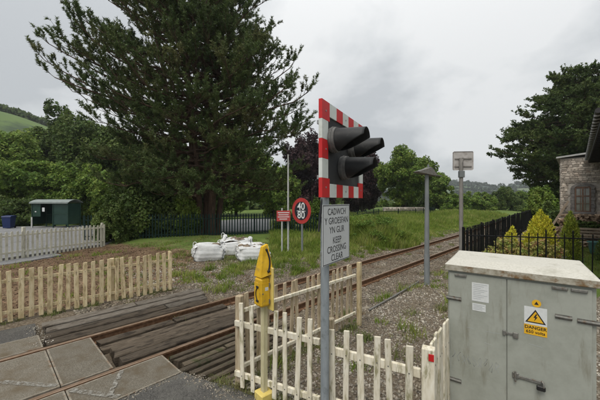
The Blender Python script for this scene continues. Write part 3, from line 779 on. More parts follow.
MB().tube([(0.20, 0.035, 0.12), (0.16, 0.07, -0.05), (0.155, 0.10, -0.35)], 0.012, 8).build('cable', M['black'], sg)
MB().box(0.45, 0.75, 0.024, 0.11, 0.30, 0.62, c=0.01).build('rear_box', M['black'], sg)
for bx_, bz_ in ((0.09, 0.10), (0.09, 0.48), (0.09, 0.86), (0.64, 0.07), (0.64, 0.89), (1.19, 0.10), (1.19, 0.86)):
    MB().tube([(bx_, -0.011, bz_), (bx_, -0.016, bz_)], 0.010, 6).build('bolt', M['galv'], sg)
def lamp(x, z, lens, nm):
    r0 = 0.117
    ln = MB()
    seg = 28
    # collar
    c = MB().tube([(x, -0.002, z), (x, -0.075, z)], r0 + 0.012, seg)
    c.tube([(x, -0.028, z), (x, -0.046, z)], r0 + 0.02, seg)
    co = c.build('lamp_housing', M['collar'], sg)
    ln.tube([(x, -0.085, z), (x, -0.094, z)], r0 - 0.02, seg)
    ln.build('lens', lens, co)
    # cowl: full round at the collar, cut away underneath towards the tip
    h = MB(); rows = 8; vs = []
    for wall, rr in ((0, 0.0), (1, -0.005)):
        for i in range(rows + 1):
            t = i / rows
            half = R(178 - 100 * max(0, (t - 0.06) / 0.94) ** 0.72)
            y = -0.078 - 0.30 * t
            for k in range(seg + 1):
                w = -half + 2 * half * k / seg
                r_ = (r0 + rr) * (1 - 0.06 * t)
                vs.append((x + r_ * math.sin(w), y, z - 0.012 * t + r_ * math.cos(w)))
    n = seg + 1; o2 = (rows + 1) * n
    fs = []
    for i in range(rows):
        for k in range(seg):
            a = i * n + k
            fs.append((a, a + 1, a + n + 1, a + n)); fs.append((o2 + a, o2 + a + n, o2 + a + n + 1, o2 + a + 1))
        fs.append((i * n, (i + 1) * n, o2 + (i + 1) * n, o2 + i * n)); fs.append((i * n + seg, o2 + i * n + seg, o2 + (i + 1) * n + seg, (i + 1) * n + seg))
    for k in range(seg):
        a = rows * n + k
        fs.append((a, a + 1, o2 + a + 1, o2 + a))
    h.add(vs, fs, 0, True)
    h.build('cowl', M['hood'], co)
lamp(0.25, 0.595, M['lens_red'], 'a'); lamp(0.85, 0.595, M['lens_red'], 'b'); lamp(0.55, 0.335, M['lens_amber'], 'c')

ks = thing('crossing_sign', 'white bilingual keep crossing clear plate below the crossing lights', 'sign', (0.2205, 2.9405, 1.69), dirz(0.559, 0.829))
SW, SH = 0.622, 0.612
MB().box(0, SW, -0.0015, 0.004, 0, SH, c=0.001).build('plate', M['sign_white'], ks)
bd = MB(); q = 0.006
bd.box(q, SW - q, -0.0024, -0.0016, q, q + 0.007).box(q, SW - q, -0.0024, -0.0016, SH - q - 0.007, SH - q).box(q, q + 0.007, -0.0024, -0.0016, q + 0.007, SH - q - 0.007).box(SW - q - 0.007, SW - q, -0.0024, -0.0016, q + 0.007, SH - q - 0.007)
bd.build('border_line', M['ink'], ks)
for i, (tx, zc) in enumerate((('CADWCH', 0.535), ('Y GROESFAN', 0.440), ('YN GLIR', 0.345), ('KEEP', 0.235), ('CROSSING', 0.145), ('CLEAR', 0.058))):
    letter(tx, 0.098, M['ink'], ks, SW / 2, -0.0022, zc, sx=0.92, bold=0.0, space=1.02)

# ------------------------------------------------------------------ crossing telephone
tp = thing('crossing_telephone', 'yellow crossing telephone box with hood on a cream post by the white fence', 'telephone', (-0.425, 3.555, 0), R(40))
MB().box(-0.032, 0.032, -0.032, 0.032, -0.05, 1.14, c=0.006).build('post', M['post_cream'], tp)
MB().box(-0.085, 0.085, -0.085, 0.085, -0.02, 0.09, c=0.01).build('base_block', M['phone_cream'], tp)
# local -x faces the crossing, -y faces the road
MB().box(0.030, 0.052, -0.135, 0.085, 1.06, 1.56, c=0.006).build('backboard', M['phone_cream'], tp)
bx = MB().box(-0.10, 0.0295, -0.085, 0.065, 1.11, 1.445, c=0.02).build('phone_box', M['phone_yellow'], tp)
MB().box(-0.107, -0.1005, -0.068, 0.048, 1.135, 1.395, c=0.005).build('door', M['phone_yellow'], bx)
MB().tube([(-0.109, -0.005 + 0.034 * (1 - (2 * t - 1) ** 2) - 0.02, 1.185 + 0.155 * t) for t in np.linspace(0, 1, 9)], 0.0075, 6).build('handset_symbol', M['ink'], bx)
for z in (1.185, 1.345):
    MB().box(-0.119, -0.1075, -0.052, -0.005, z - 0.012, z + 0.012, c=0.003).build('handset_symbol', M['ink'], bx)
for z in (1.17, 1.36):
    MB().tube([(0.012, -0.094, z - 0.025), (0.012, -0.094, z + 0.025)], 0.007, 8).build('hinge', M['hinge'], bx)
MB().tube([(-0.075, -0.0853, 1.27), (-0.075, -0.091, 1.27)], 0.009, 8).build('lock', M['hinge'], bx)
MB().box(-0.045, 0.0, -0.0895, -0.0888, 1.30, 1.34).build('maker_label', M['notice'], bx)
MB().box(-0.09, 0.02, -0.0885, -0.0855, 1.14, 1.39, c=0.001).build('side_plate', M['phone_yellow'], bx)
hd = MB()
hb = [(-0.095, -0.085, 1.455), (0.06, -0.11, 1.49), (0.06, 0.085, 1.49), (-0.095, 0.07, 1.455)]
ht = [(-0.035, -0.03, 1.80), (0.035, -0.03, 1.825), (0.035, 0.02, 1.825), (-0.035, 0.02, 1.80)]
hd.add(hb + ht, [(0, 1, 5, 4), (1, 2, 6, 5), (2, 3, 7, 6), (3, 0, 4, 7), (4, 5, 6, 7), (0, 3, 2, 1)])
hdo = hd.build('hood', M['phone_yellow'], tp)
s = MB()
def onface(t, w):     # on the hood's -y face
    a = Vector(hb[0]).lerp(Vector(hb[1]), w); b = Vector(ht[0]).lerp(Vector(ht[1]), w)
    return a.lerp(b, t) + Vector((0, -0.003, 0))
s.tube([onface(t, 0.62 + 0.22 * math.sin(math.pi * (t - 0.15) / 0.7)) for t in np.linspace(0.15, 0.85, 8)], 0.010, 6)
s.tube([onface(0.13, 0.72), onface(0.13, 0.50)], 0.015, 6); s.tube([onface(0.85, 0.70), onface(0.85, 0.45)], 0.014, 6)
s.build('handset_symbol', M['ink'], hdo)

# ------------------------------------------------------------------ equipment cabinet
CW, CD, CH = 1.205, 0.66, 1.565
crz = math.atan2(-0.705, 0.985)
cb = thing('equipment_cabinet', 'grey double door railway equipment cabinet with a pale sloping lid', 'cabinet', (1.665, 3.375, 0), crz)
MB().box(0, CW, 0.004, CD, 0.06, CH, c=0.004).build('body', M['cab'], cb)
MB().box(-0.02, CW + 0.02, -0.01, CD + 0.02, -0.05, 0.058, c=0.01).build('plinth', M['concrete'], cb)
SPL = 0.452 * CW
for x0, x1 in ((0.012, SPL - 0.003), (SPL + 0.003, CW - 0.03)):
    MB().box(x0, x1, -0.012, 0.0035, 0.09, CH - 0.02, c=0.004).build('door', M['cab'], cb)
lid = MB()
o_, h0 = 0.028, CH + 0.002
lz = 0.066
A = [(-o_, -o_ - 0.01, h0), (CW + o_, -o_ - 0.01, h0), (CW + o_, CD + o_, h0), (-o_, CD + o_, h0)]
B = [(x, y, h0 + lz) for x, y, _ in A]
T = [(0.03, 0.11, h0 + lz + 0.055), (CW - 0.03, 0.11, h0 + lz + 0.055), (CW - 0.03, CD - 0.03, h0 + lz + 0.07), (0.03, CD - 0.03, h0 + lz + 0.07)]
lid.add(A + B, [(0, 3, 2, 1), (0, 1, 5, 4), (1, 2, 6, 5), (2, 3, 7, 6), (3, 0, 4, 7)], 1)
lid.add(B + T, [(0, 1, 5, 4), (1, 2, 6, 5), (2, 3, 7, 6), (3, 0, 4, 7), (4, 5, 6, 7)], 0)
lo = lid.build('lid', [M['cab_lid'], M['cab_lip']], cb)
bm_ = lo.modifiers.new('edge', 'BEVEL'); bm_.width = 0.008; bm_.segments = 2
def hinge(x0, x1, z):
    h = MB().tube([(x0, -0.02, z), (x1, -0.02, z)], 0.013, 8)
    h.box(x0, x1, -0.016, -0.0125, z - 0.022, z + 0.022)
    h.build('hinge', M['hinge'], cb)
hinge(-0.012, 0.135, 1.26); hinge(0.92, 1.04, 1.257); hinge(1.075, 1.225, 1.25)
hinge(-0.012, 0.135, 0.36); hinge(1.05, 1.215, 0.36)
for x in (0.07, 0.895, 1.03):
    MB().box(x, x + 0.115, -0.030, -0.0122, CH - 0.055, CH - 0.028, c=0.005).build('drip_clip', M['hinge'], cb)
lt = MB().box(SPL - 0.035, SPL - 0.008, -0.032, -0.0125, 0.975, 1.025, c=0.004)
lt.box(SPL - 0.015, SPL + 0.05, -0.024, -0.0165, 0.990, 1.010, c=0.002)
lt.build('latch', M['hinge'], cb)
MB().box(SPL + 0.05, SPL + 0.095, -0.030, -0.0125, 0.965, 1.025, c=0.006).build('keeper', M['hinge'], cb)
hp = MB().box(SPL + 0.045, SPL + 0.10, -0.028, -0.0125, 0.565, 0.625, c=0.006)
hp.box(SPL + 0.09, SPL + 0.29, -0.026, -0.0125, 0.575, 0.605, c=0.003); hp.tube([(SPL + 0.07, -0.035, 0.54), (SPL + 0.07, -0.035, 0.64)], 0.009, 8)
hp.tube([(SPL + 0.275, -0.035, 0.615), (SPL + 0.29, -0.055, 0.605), (SPL + 0.29, -0.055, 0.565)], 0.009, 8)
ho = hp.build('hasp', M['hinge'], cb)
MB().box(SPL + 0.235, SPL + 0.305, -0.062, -0.036, 0.527, 0.575, c=0.008).build('padlock', M['padlock'], ho)
# notices
nt1 = MB().box(0.235, 0.39, -0.0142, -0.0125, 1.27, 1.467).build('notice', M['notice'], cb)
f = MB()
for i in range(9):
    f.box(0.248, 0.377 - 0.03 * (i % 3), -0.0150, -0.0144, 1.448 - i * 0.019, 1.452 - i * 0.019)
f.build('print_lines', M['faint_ink'], nt1)
nt2 = MB().box(0.24, 0.362, -0.0142, -0.0125, 1.168, 1.245).build('notice', M['notice'], cb)
f = MB()
for i in range(4):
    f.box(0.250, 0.352 - 0.02 * (i % 2), -0.0150, -0.0144, 1.228 - i * 0.015, 1.233 - i * 0.015)
f.build('print_lines', M['faint_ink'], nt2)
f = MB()
gs = np.random.default_rng(77)
for i in range(9):
    x0 = 0.06 + i * 0.05; z0 = 0.62 + gs.uniform(-0.03, 0.03)
    f.tube([(x0 + 0.02 * math.sin(q * 2.1 + i), -0.0122, z0 + 0.05 * math.cos(q * 1.3 + i * 2) + 0.004 * q) for q in range(5)], 0.0016, 4)
for i in range(4):
    x0 = gs.uniform(0.05, 0.9); z0 = gs.uniform(0.75, 1.0)
    f.tube([(x0, -0.0122, z0), (x0 + gs.uniform(0.05, 0.14), -0.0122, z0 + gs.uniform(-0.015, 0.015))], 0.0012, 4)
stuff(f.build('scratches', M['faint_ink'], cb))
wx, wz = 0.774, 1.034
ws = MB().box(wx - 0.088, wx + 0.088, -0.0146, -0.0125, wz + 0.098, wz + 0.272).build('warning_plate', M['notice'], cb, )
ws['label'] = 'white and yellow electric danger plate with a black triangle'
MB().box(wx - 0.088, wx + 0.088, -0.0146, -0.0125, wz, wz + 0.097).build('warning_panel', M['yellow_sign'], cb)
def tri(r, y0, y1, m, nm, zc):
    MB().prism([(wx - r, zc - r * 0.60), (wx + r, zc - r * 0.60), (wx, zc + r * 1.05)], y0, y1).build(nm, m, ws)
tri(0.080, -0.0154, -0.0148, M['ink'], 'triangle_edge', wz + 0.166); tri(0.062, -0.0162, -0.0156, M['yellow_sign'], 'triangle', wz + 0.1655)
bz = wz + 0.166
MB().prism([(wx + 0.004, bz + 0.042), (wx - 0.016, bz + 0.004), (wx - 0.002, bz + 0.004), (wx - 0.010, bz - 0.030), (wx + 0.016, bz + 0.014), (wx + 0.003, bz + 0.014), (wx + 0.014, bz + 0.042)], -0.0170, -0.0164).build('lightning_symbol', M['ink'], ws)
letter('DANGER', 0.042, M['ink'], ws, wx, -0.0153, wz + 0.070, bold=0.0008)
letter('650 volts', 0.040, M['ink'], ws, wx, -0.0153, wz + 0.028, bold=0.0006)
dn = MB().tube([(wx + 0.008, -0.0125, wz + 0.311), (wx + 0.008, -0.0145, wz + 0.311)], 0.036, 20).build('hazard_disc', M['yellow_sign'], cb)
MB().prism([(wx - 0.010, wz + 0.299), (wx + 0.026, wz + 0.299), (wx + 0.008, wz + 0.331)], -0.0154, -0.0148).build('symbol', M['ink'], dn)

# ------------------------------------------------------------------ posts by the line
lp = thing('lamp_post', 'short grey lamp post with a flat arrow shaped lantern beside the track', 'lamp post', (3.51, 8.30, 0))
MB().tube([(0, 0, -0.05), (0, 0, 1.0), (0, 0, 3.05)], [0.068, 0.066, 0.052], 12).build('shaft', M['lamp_grey'], lp)
MB().tube([(0, 0, 0), (0, 0, 0.85)], 0.075, 12).build('base_sleeve', M['lamp_grey'], lp)
h = MB(); h.prism([(-0.36, 3.13), (-0.34, 3.10), (0.22, 3.02), (0.25, 3.05), (0.12, 3.20), (0.05, 3.26), (-0.05, 3.21)], -0.12, 0.12)
h.build('lantern', M['hinge'], lp, rot=(0, 0, R(18)))
MB().box(-0.30, 0.10, -0.10, 0.10, 3.035, 3.06).build('diffuser', M['collar'], lp, rot=(0, R(6.5), R(18)))
MB().tube([(0.04, 0, 3.2), (0.04, 0, 3.33)], 0.028, 8).build('sensor', M['lamp_grey'], lp)

sp = thing('sign_post', 'brown grey post with a square sign seen from behind, left of the black railings', 'sign', (5.37, 10.0, 0))
MB().tube([(0, 0, -0.05), (0, 0, 3.75)], 0.062, 12).build('shaft', M['post_brown'], sp)
MB().box(-0.23, 0.42, 0.075, 0.09, 3.35, 3.98, c=0.03).build('plate', M['sign_back'], sp, rot=(0, 0, R(-6)))
MB().box(-0.18, 0.36, 0.05, 0.074, 3.72, 3.75).box(-0.18, 0.36, 0.05, 0.074, 3.46, 3.49).build('bracket', M['post_brown'], sp, rot=(0, 0, R(-6)))
MB().box(-0.075, 0.085, -0.085, 0.06, 3.10, 3.32, c=0.01).build('junction_box', M['lamp_grey'], sp)
MB().tube([(0, -0.03, 3.32), (-0.02, -0.05, 3.55), (0.03, -0.04, 3.70)], 0.04, 8).build('fixing', M['post_brown'], sp)

pp = thing('scrap_pipe', 'thin dark pipe lying on the gravel beside the near rail', 'pipe', (*UV(5.6, 3.32), 0.0), TRZ)
MB().tube([(0, 0, 0.02), (1.2, 0.02, 0.035), (2.9, 0.12, 0.03)], 0.022, 8).build('tube', M['hinge'], pp)
MB().tube([(1.17, 0.02, 0.035), (1.27, 0.022, 0.035)], 0.03, 8).build('coupling', M['hinge'], pp)
# speed board
ss = thing('speed_sign', 'round red edged black speed sign reading 40 over 80 on a grey post', 'sign', (0.05, 13.0, 0.05), math.atan2(-D[0], D[1]) + R(0))
def disc(r, y0, y1, m, nm, z, par=None):
    return MB().tube([(0, y1, z), (0, y0, z)], r, 40).build(nm, m, par or ss)
MB().tube([(0, 0.06, -0.1), (0, 0.06, 2.35)], 0.045, 10).build('post', M['lamp_grey'], ss)
disc(0.56, 0.0, 0.012, M['speed_red'], 'rim', 1.83); disc(0.40, -0.005, -0.001, M['speed_black'], 'face', 1.83)
letter('40', 0.45, M['white_paint'], ss, 0, -0.007, 2.01, bold=0.006); letter('80', 0.45, M['white_paint'], ss, 0, -0.007, 1.64, bold=0.006)
MB().box(-0.26, 0.26, -0.0075, -0.0062, 1.81, 1.835).build('divider', M['white_paint'], ss)

ws2 = thing('warning_sign', 'small red notice plate with white lines on a pale post', 'sign', (-0.78, 13.0, 0.05), R(12))
MB().tube([(0, 0, -0.1), (0, 0, 1.95)], 0.035, 8).build('post', M['white_post'], ws2)
MB().box(-0.24, 0.36, -0.05, -0.036, 1.38, 1.84, c=0.004).build('plate', M['warn_red'], ws2)
f = MB()
for i, (a, b) in enumerate(((-0.19, 0.31), (-0.16, 0.28), (-0.19, 0.31), (-0.12, 0.22))):
    f.box(a, b, -0.053, -0.051, 1.735 - i * 0.092, 1.768 - i * 0.092)
f.build('print_lines', M['white_paint'], ws2)
pl = thing('marker_pole', 'tall thin white pole standing between the red notice and the speed sign', 'pole', (-0.52, 13.15, 0.05))
MB().tube([(0, 0, -0.1), (0, 0, 2.0), (0, 0, 4.25)], [0.045, 0.04, 0.03], 10).build('shaft', M['white_post'], pl)
MB().tube([(0, 0, 4.25), (0, 0, 4.29)], 0.04, 10).build('cap', M['white_post'], pl)

# ------------------------------------------------------------------ bulk bags
def bulk_bag(loc, rz, w, d, h, label, seed, lean=(0, 0)):
    t = thing('bulk_bag', label, 'bag', (loc[0], loc[1], float(gz(loc[0], loc[1])) - 0.02), rz, 'white builders bags beside the line')
    g = np.random.default_rng(seed)
    nu, nv = 40, 12
    ph = g.uniform(0, 6.28, 6)
    vs = []
    for j in range(nv + 1):
        z = j / nv
        for i in range(nu):
            a = 2 * math.pi * i / nu
            ca, sa = math.cos(a), math.sin(a)
            e_ = 0.30
            x = abs(ca) ** e_ * np.sign(ca); y = abs(sa) ** e_ * np.sign(sa)
            b = 1 + 0.10 * math.sin((z ** 0.7) * math.pi) + 0.02 * math.sin(17 * a + 9 * z + ph[5]) + 0.018 * math.sin(22 * z + 3 * a + ph[4]) + 0.035 * math.sin(5 * a + ph[0] + 4 * z) + 0.03 * math.sin(9 * a + ph[1] - 6 * z) + (0.03 * math.sin(14 * a + ph[3]) if z > 0.6 else 0)
            zt = z * h * (1 + (0.20 * math.sin(2 * a + ph[2]) + 0.10 * math.sin(3 * a + ph[4]) + 0.05 * math.sin(7 * a + ph[5])) * z ** 3)
            vs.append((x * w / 2 * b + lean[0] * z, y * d / 2 * b + lean[1] * z, zt))
    # rim folds inward and down to the filling
    for r_, dz in ((0.88, 0.0), (0.80, -0.10)):
        for i in range(nu):
            p = vs[nv * nu + i]
            vs.append((p[0] * r_, p[1] * r_, p[2] + dz + 0.01))
    fs = [(j * nu + i, j * nu + (i + 1) % nu, (j + 1) * nu + (i + 1) % nu, (j + 1) * nu + i) for j in range(nv + 2) for i in range(nu)]
    m = MB(); m.add(vs, fs, 0, True); m.build('sack', M['bag'], t)
    rb = MB()
    for k in range(26):
        x, y = g.uniform(-0.38, 0.38, 2) * (w, d); sz = g.uniform(0.06, 0.15)
        rb.box(-sz, sz, -sz * 0.7, sz * 0.7, -sz * 0.5, sz * 0.5, c=sz * 0.2, mtx=Matrix.Translation((x + lean[0], y + lean[1], h * g.uniform(0.84, 0.97))) @ Matrix.Rotation(g.uniform(0, 3), 4, Vector(g.normal(size=3)).normalized()))
    rb.box(-0.42 * w + lean[0], 0.42 * w + lean[0], -0.42 * d + lean[1], 0.42 * d + lean[1], h * 0.70, h * 0.84)
    stuff(rb.build('rubble', M['rubble'], t))
    fl = MB()      # loose top flap falling over the filling
    n = 9
    fv = [(-0.5 * w + w * i / n * 0.95, -0.48 * d + 0.75 * d * j / 5, h * (1.0 + 0.05 * math.sin(i * 1.3 + ph[0]) + 0.05 * math.cos(j * 1.7 + i * 0.6 + ph[1]) + 0.04 * (j == 5))) for j in range(6) for i in range(n + 1)]
    fl.add(fv, [(j * (n + 1) + i, j * (n + 1) + i + 1, (j + 1) * (n + 1) + i + 1, (j + 1) * (n + 1) + i) for j in range(5) for i in range(n) if not (seed % 2 and i > 5 and j > 1)], 0, True)
    so = fl.build('flap', M['bag'], t); md = so.modifiers.new('thick', 'SOLIDIFY'); md.thickness = 0.012
    for sx in (-1, 1):
        for sy in (-1, 1):
            idx = [min(range(nu), key=lambda i: (vs[j * nu + i][0] - lean[0] * j / nv - sx * 9) ** 2 + (vs[j * nu + i][1] - lean[1] * j / nv - sy * 9) ** 2) for j in range(nv + 1)]
            MB().tube([(vs[j * nu + i][0] * 1.008, vs[j * nu + i][1] * 1.008, vs[j * nu + i][2]) for j, i in enumerate(idx)], 0.008, 5).build('seam', M['seam'], t)
            i_ = idx[-1]; p_ = Vector(vs[nv * nu + i_]); MB().tube([p_ + Vector((-0.07, 0, -0.12)), p_ + Vector((-0.06, 0, 0.05)), p_ + Vector((0, -0.03 * sy, 0.09)), p_ + Vector((0.07, -0.02, 0.03)), p_ + Vector((0.08, 0, -0.10))], 0.016, 5).build('lifting_loop', M['bag'], t)
bulk_bag((-3.58, 11.7), R(24), 1.05, 0.95, 0.50, 'slumped white bulk bag standing leftmost beside the line', 3)
bulk_bag((-2.75, 12.75), R(8), 1.2, 0.95, 0.57, 'white bulk bag behind and between the two front ones', 6, (0.08, 0.0))
bulk_bag((-1.85, 11.95), R(17), 1.2, 0.95, 0.47, 'white bulk bag nearest the yellow telephone', 10, (-0.10, 0.05))

# ------------------------------------------------------------------ palisade fence (green)
def pale_mesh(h):
    mb = MB(); w = 0.034; t = 0.012
    for a, b, hh in ((-w, -w * 0.4, h - 0.05), (-w * 0.4, w * 0.4, h), (w * 0.4, w, h - 0.05)):
        y = 0.0 if a != -w * 0.4 else -t
        mb.prism([(a, 0.05), (b, 0.05), (b, hh - 0.03), ((a + b) / 2, hh), (a, hh - 0.03)], y - 0.0035, y + 0.0035)
    return mb.mesh('pale', M['palisade'])
PALE = {}
def palisade(label, pts, h, spacing=0.165):
    if h not in PALE: PALE[h] = pale_mesh(h)
    f = thing('palisade_fence', label, 'fence', (pts[0][0], pts[0][1], 0), 0)
    ox, oy = pts[0]
    for a, b in zip(pts[:-1], pts[1:]):
        a = np.array(a); b = np.array(b); Ln = np.linalg.norm(b - a); d_ = (b - a) / Ln; rz = math.atan2(d_[1], d_[0])
        for z in (0.32, h - 0.32):
            MB().box(0, Ln, 0.006, 0.045, z - 0.025, z + 0.025).build('rail', M['palisade'], f, loc=(a[0] - ox, a[1] - oy, 0), rot=(0, 0, rz))
        n = int(Ln / spacing)
        for i in range(n):
            p = a + d_ * (i + 0.5) * spacing
            obj('pale', PALE[h], f, (p[0] - ox, p[1] - oy, rng.normal(0, 0.006)), (0, R(rng.normal(0, 0.3)), rz))
        for k in range(int(Ln / 2.75) + 1):
            p = a + d_ * min(k * 2.75, Ln)
            MB().box(-0.03, 0.03, 0.047, 0.11, 0, h - 0.06).build('post', M['palisade'], f, loc=(p[0] - ox, p[1] - oy, 0), rot=(0, 0, rz))
    return f
palisade('dark green steel palisade fence under the big pine behind the white bags', [(-12.0, 16.6), (-5.5, 18.0), (1.6, 18.6)], 1.55)
palisade('far dark green palisade fence crossing the grass beyond the speed sign', [(2.2, 19.3), (8.2, 31.0), (13.0, 33.5), (17.5, 39.0)], 1.5, 0.22)

# ------------------------------------------------------------------ black railings
def bar_mesh(w, h, tip, m):
    mb = MB().box(-w / 2, w / 2, -w / 2, w / 2, 0, h - tip)
    k = w * 0.75
    mb.add([(-k, -k, h - tip), (k, -k, h - tip), (k, k, h - tip), (-k, k, h - tip), (0, 0, h)], [(0, 1, 4), (1, 2, 4), (2, 3, 4), (3, 0, 4), (3, 2, 1, 0)])
    return mb.mesh('bar', m)
def railings(label, pts, h, spacing, w, rails, tall=0.0, posts=2.0, zoff=0.0):
    f = thing('railing_fence', label, 'fence', (pts[0][0], pts[0][1], zoff))
    ox, oy = pts[0]
    b1 = bar_mesh(w, h, 0.05, M['railing']); b2 = bar_mesh(w * 1.25, h + tall, 0.06, M['railing'])
    c = 0; acc = 0.0
    for a, b in zip(pts[:-1], pts[1:]):
        a = np.array(a); b = np.array(b); Ln = np.linalg.norm(b - a); d_ = (b - a) / Ln; rz = math.atan2(d_[1], d_[0])
        for z in rails:
            MB().box(0, Ln, -0.018, 0.018, z - 0.016, z + 0.016).build('rail', M['railing'], f, loc=(a[0] - ox, a[1] - oy, 0), rot=(0, 0, rz))
        n = int(Ln / spacing)
        for i in range(n):
            p = a + d_ * (i + 0.5) * Ln / n
            obj('bar', b2 if tall and c % 3 == 0 else b1, f, (p[0] - ox, p[1] - oy, 0), (R(rng.normal(0, 0.4)), R(rng.normal(0, 0.4)), rz))
            c += 1
        for k in range(int(Ln / posts) + 1):
            p = a + d_ * min(k * posts, Ln)
            MB().box(-0.03, 0.03, -0.03, 0.03, -0.02, h + 0.03, c=0.006).build('post', M['railing'], f, loc=(p[0] - ox, p[1] - oy, 0), rot=(0, 0, rz))
railings('long black railings receding along the track to the trees', [(4.98, 9.15), (8.2, 12.75), (14.2, 19.6), (22.0, 28.3), (30.0, 37.5)], 1.50, 0.142, 0.024, (0.15, 1.38), posts=2.6)
railings('black spear topped railings across the garden behind the grey cabinet', [(5.06, 9.08), (8.75, 8.05)], 1.42, 0.205, 0.022, (0.20, 1.28), tall=0.10, posts=9)

# ------------------------------------------------------------------ trees
def pine(name, label, base, stems, limbs, radius_fn, tuft_n, seed, m_needles, needle=(0.17, 0.024), nn=30, flat=0.0, rise=0.34, sub=(9, 14), zr=(3.0, 17.0), tuft_len=0.42, subl=(0.7, 2.2), skip_az=None):
    g = np.random.default_rng(seed)
    t = thing(name, label, 'tree', (0, 0, 0))
    tr = MB(); stem_paths = []
    for (dx, dy, lx, ly, h, r0) in stems:
        pts = []; rr = []
        for k in range(11):
            s = k / 10
            pts.append((base[0] + dx + lx * s ** 1.2 + 0.12 * math.sin(5 * s + dx * 3), base[1] + dy + ly * s ** 1.2 + 0.12 * math.cos(4 * s + dy), -0.2 + (h + 0.2) * s))
            rr.append(r0 * (1 - 0.82 * s) * (1.35 if k == 0 else 1))
        tr.tube(pts, rr, 10); stem_paths.append((pts, h, r0))
    tr.build('trunk', M['bark_pine'], t)
    br = MB(); TP = []; TD = []
    lift = lambda z: -0.25 + 1.25 * float(smooth(z, zr[0] + 0.5, zr[0] + 6.5))
    for k in range(limbs):
        pts, h, r0 = stem_paths[g.integers(len(stem_paths))]
        z0 = zr[0] + (zr[1] - zr[0]) * ((k + g.uniform()) / limbs)
        s = min(0.97, (z0 + 0.2) / (h + 0.2)); i0 = min(9, int(s * 10)); fr = s * 10 - i0
        st = Vector(pts[i0]).lerp(Vector(pts[i0 + 1]), fr)
        az = k * 2.399963 + g.normal(0, 0.35)
        q_ = g.uniform(0.70, 1.0); Rm = radius_fn(st.z, az) * q_
        if skip_az and skip_az(az): continue
        for _ in range(4):
            Rm = radius_fn(st.z + (rise * 0.9 * Rm + 0.5) * lift(st.z), az) * q_
        if Rm < 0.6: continue
        end = Vector((base[0] + Rm * math.cos(az), base[1] + Rm * math.sin(az), 0))
        hz = math.hypot(end.x - st.x, end.y - st.y)
        up = rise * hz * g.uniform(0.6, 1.25) * lift(st.z)
        n = 9; path = []
        for i in range(n + 1):
            q = i / n
            path.append(Vector((st.x + (end.x - st.x) * q, st.y + (end.y - st.y) * q, st.z + up * (0.25 * q + 0.75 * q ** 2.2) - flat * 0.0 + 0.10 * math.sin(6 * q + k))) + Vector(g.normal(0, 0.06, 3)) * (1 if 0 < i else 0))
        rb = 0.02 + 0.011 * hz
        br.tube(path, [rb * (1 - 0.8 * i / n) for i in range(n + 1)], 6, cap=False)
        ns = int(g.integers(*sub) * max(0.35, hz / 6.0)) + 3
        for j in range(ns):
            q = g.uniform(0.30, 1.0) ** 0.8 if j > 1 else 1.0
            i0 = min(n - 1, int(q * n)); p = path[i0].lerp(path[i0 + 1], q * n - i0)
            fw = (path[min(n, i0 + 1)] - path[i0]).normalized()
            sd = 1 if j % 2 else -1
            side = Vector((-fw.y, fw.x, 0)) * sd
            d0 = (fw * g.uniform(0.5, 1.1) + side * g.uniform(0.2, 1.0) * (0 if j < 2 else 1) + Vector((0, 0, g.uniform(-0.1, 0.6) * (1 - flat)))).normalized()
            ln = g.uniform(*subl) * (1.15 - 0.55 * q)
            m_ = 4; sp_ = [p]
            for c in range(m_):
                d0 = (d0 + Vector((0, 0, 0.16 * (1 - flat))) + Vector(g.normal(0, 0.10, 3))).normalized()
                sp_.append(sp_[-1] + d0 * ln / m_)
            br.tube(sp_, [0.016, 0.013, 0.011, 0.008, 0.006], 4, cap=False)
            nt_ = max(2, int(tuft_n * ln / 1.5 * g.uniform(0.7, 1.3)))
            for c in range(nt_):
                w = 1.0 if c == 0 else g.uniform(0.25, 1.0)
                a = min(m_ - 1, int(w * m_)); b = sp_[a].lerp(sp_[a + 1], w * m_ - a)
                dr = ((sp_[a + 1] - sp_[a]).normalized() + Vector(g.normal(0, 0.45, 3)) + Vector((0, 0, 0.30 * (1 - flat)))).normalized()
                TP.append(b); TD.append(dr)
    br.build('branches', M['bark_pine'], t)
    TP = np.array(TP); TD = np.array(TD); n = len(TP)
    ax = np.repeat(TD, nn, 0)
    pos = np.repeat(TP, nn, 0) + ax * (g.uniform(0, 1, (n * nn, 1)) * tuft_len * np.repeat(g.uniform(0.6, 1.2, (n, 1)), nn, 0))
    rnd = g.normal(size=(n * nn, 3)); perp = unit(rnd - ax * (rnd * ax).sum(1, keepdims=True))
    dr = unit(perp * 0.85 + ax * g.uniform(0.2, 0.9, (n * nn, 1)))
    ln = needle[0] * g.uniform(0.7, 1.2, (n * nn, 1)); wd = needle[1] * g.uniform(0.7, 1.3, (n * nn, 1))
    sdv = unit(np.cross(dr, g.normal(size=(n * nn, 3)))) * wd
    V = np.stack([pos - sdv, pos + sdv, pos + dr * ln], 1).reshape(-1, 3)
    obj('crown', np_mesh('crown', V, np.arange(3 * n * nn).reshape(-1, 3), m_needles), t)
    return t

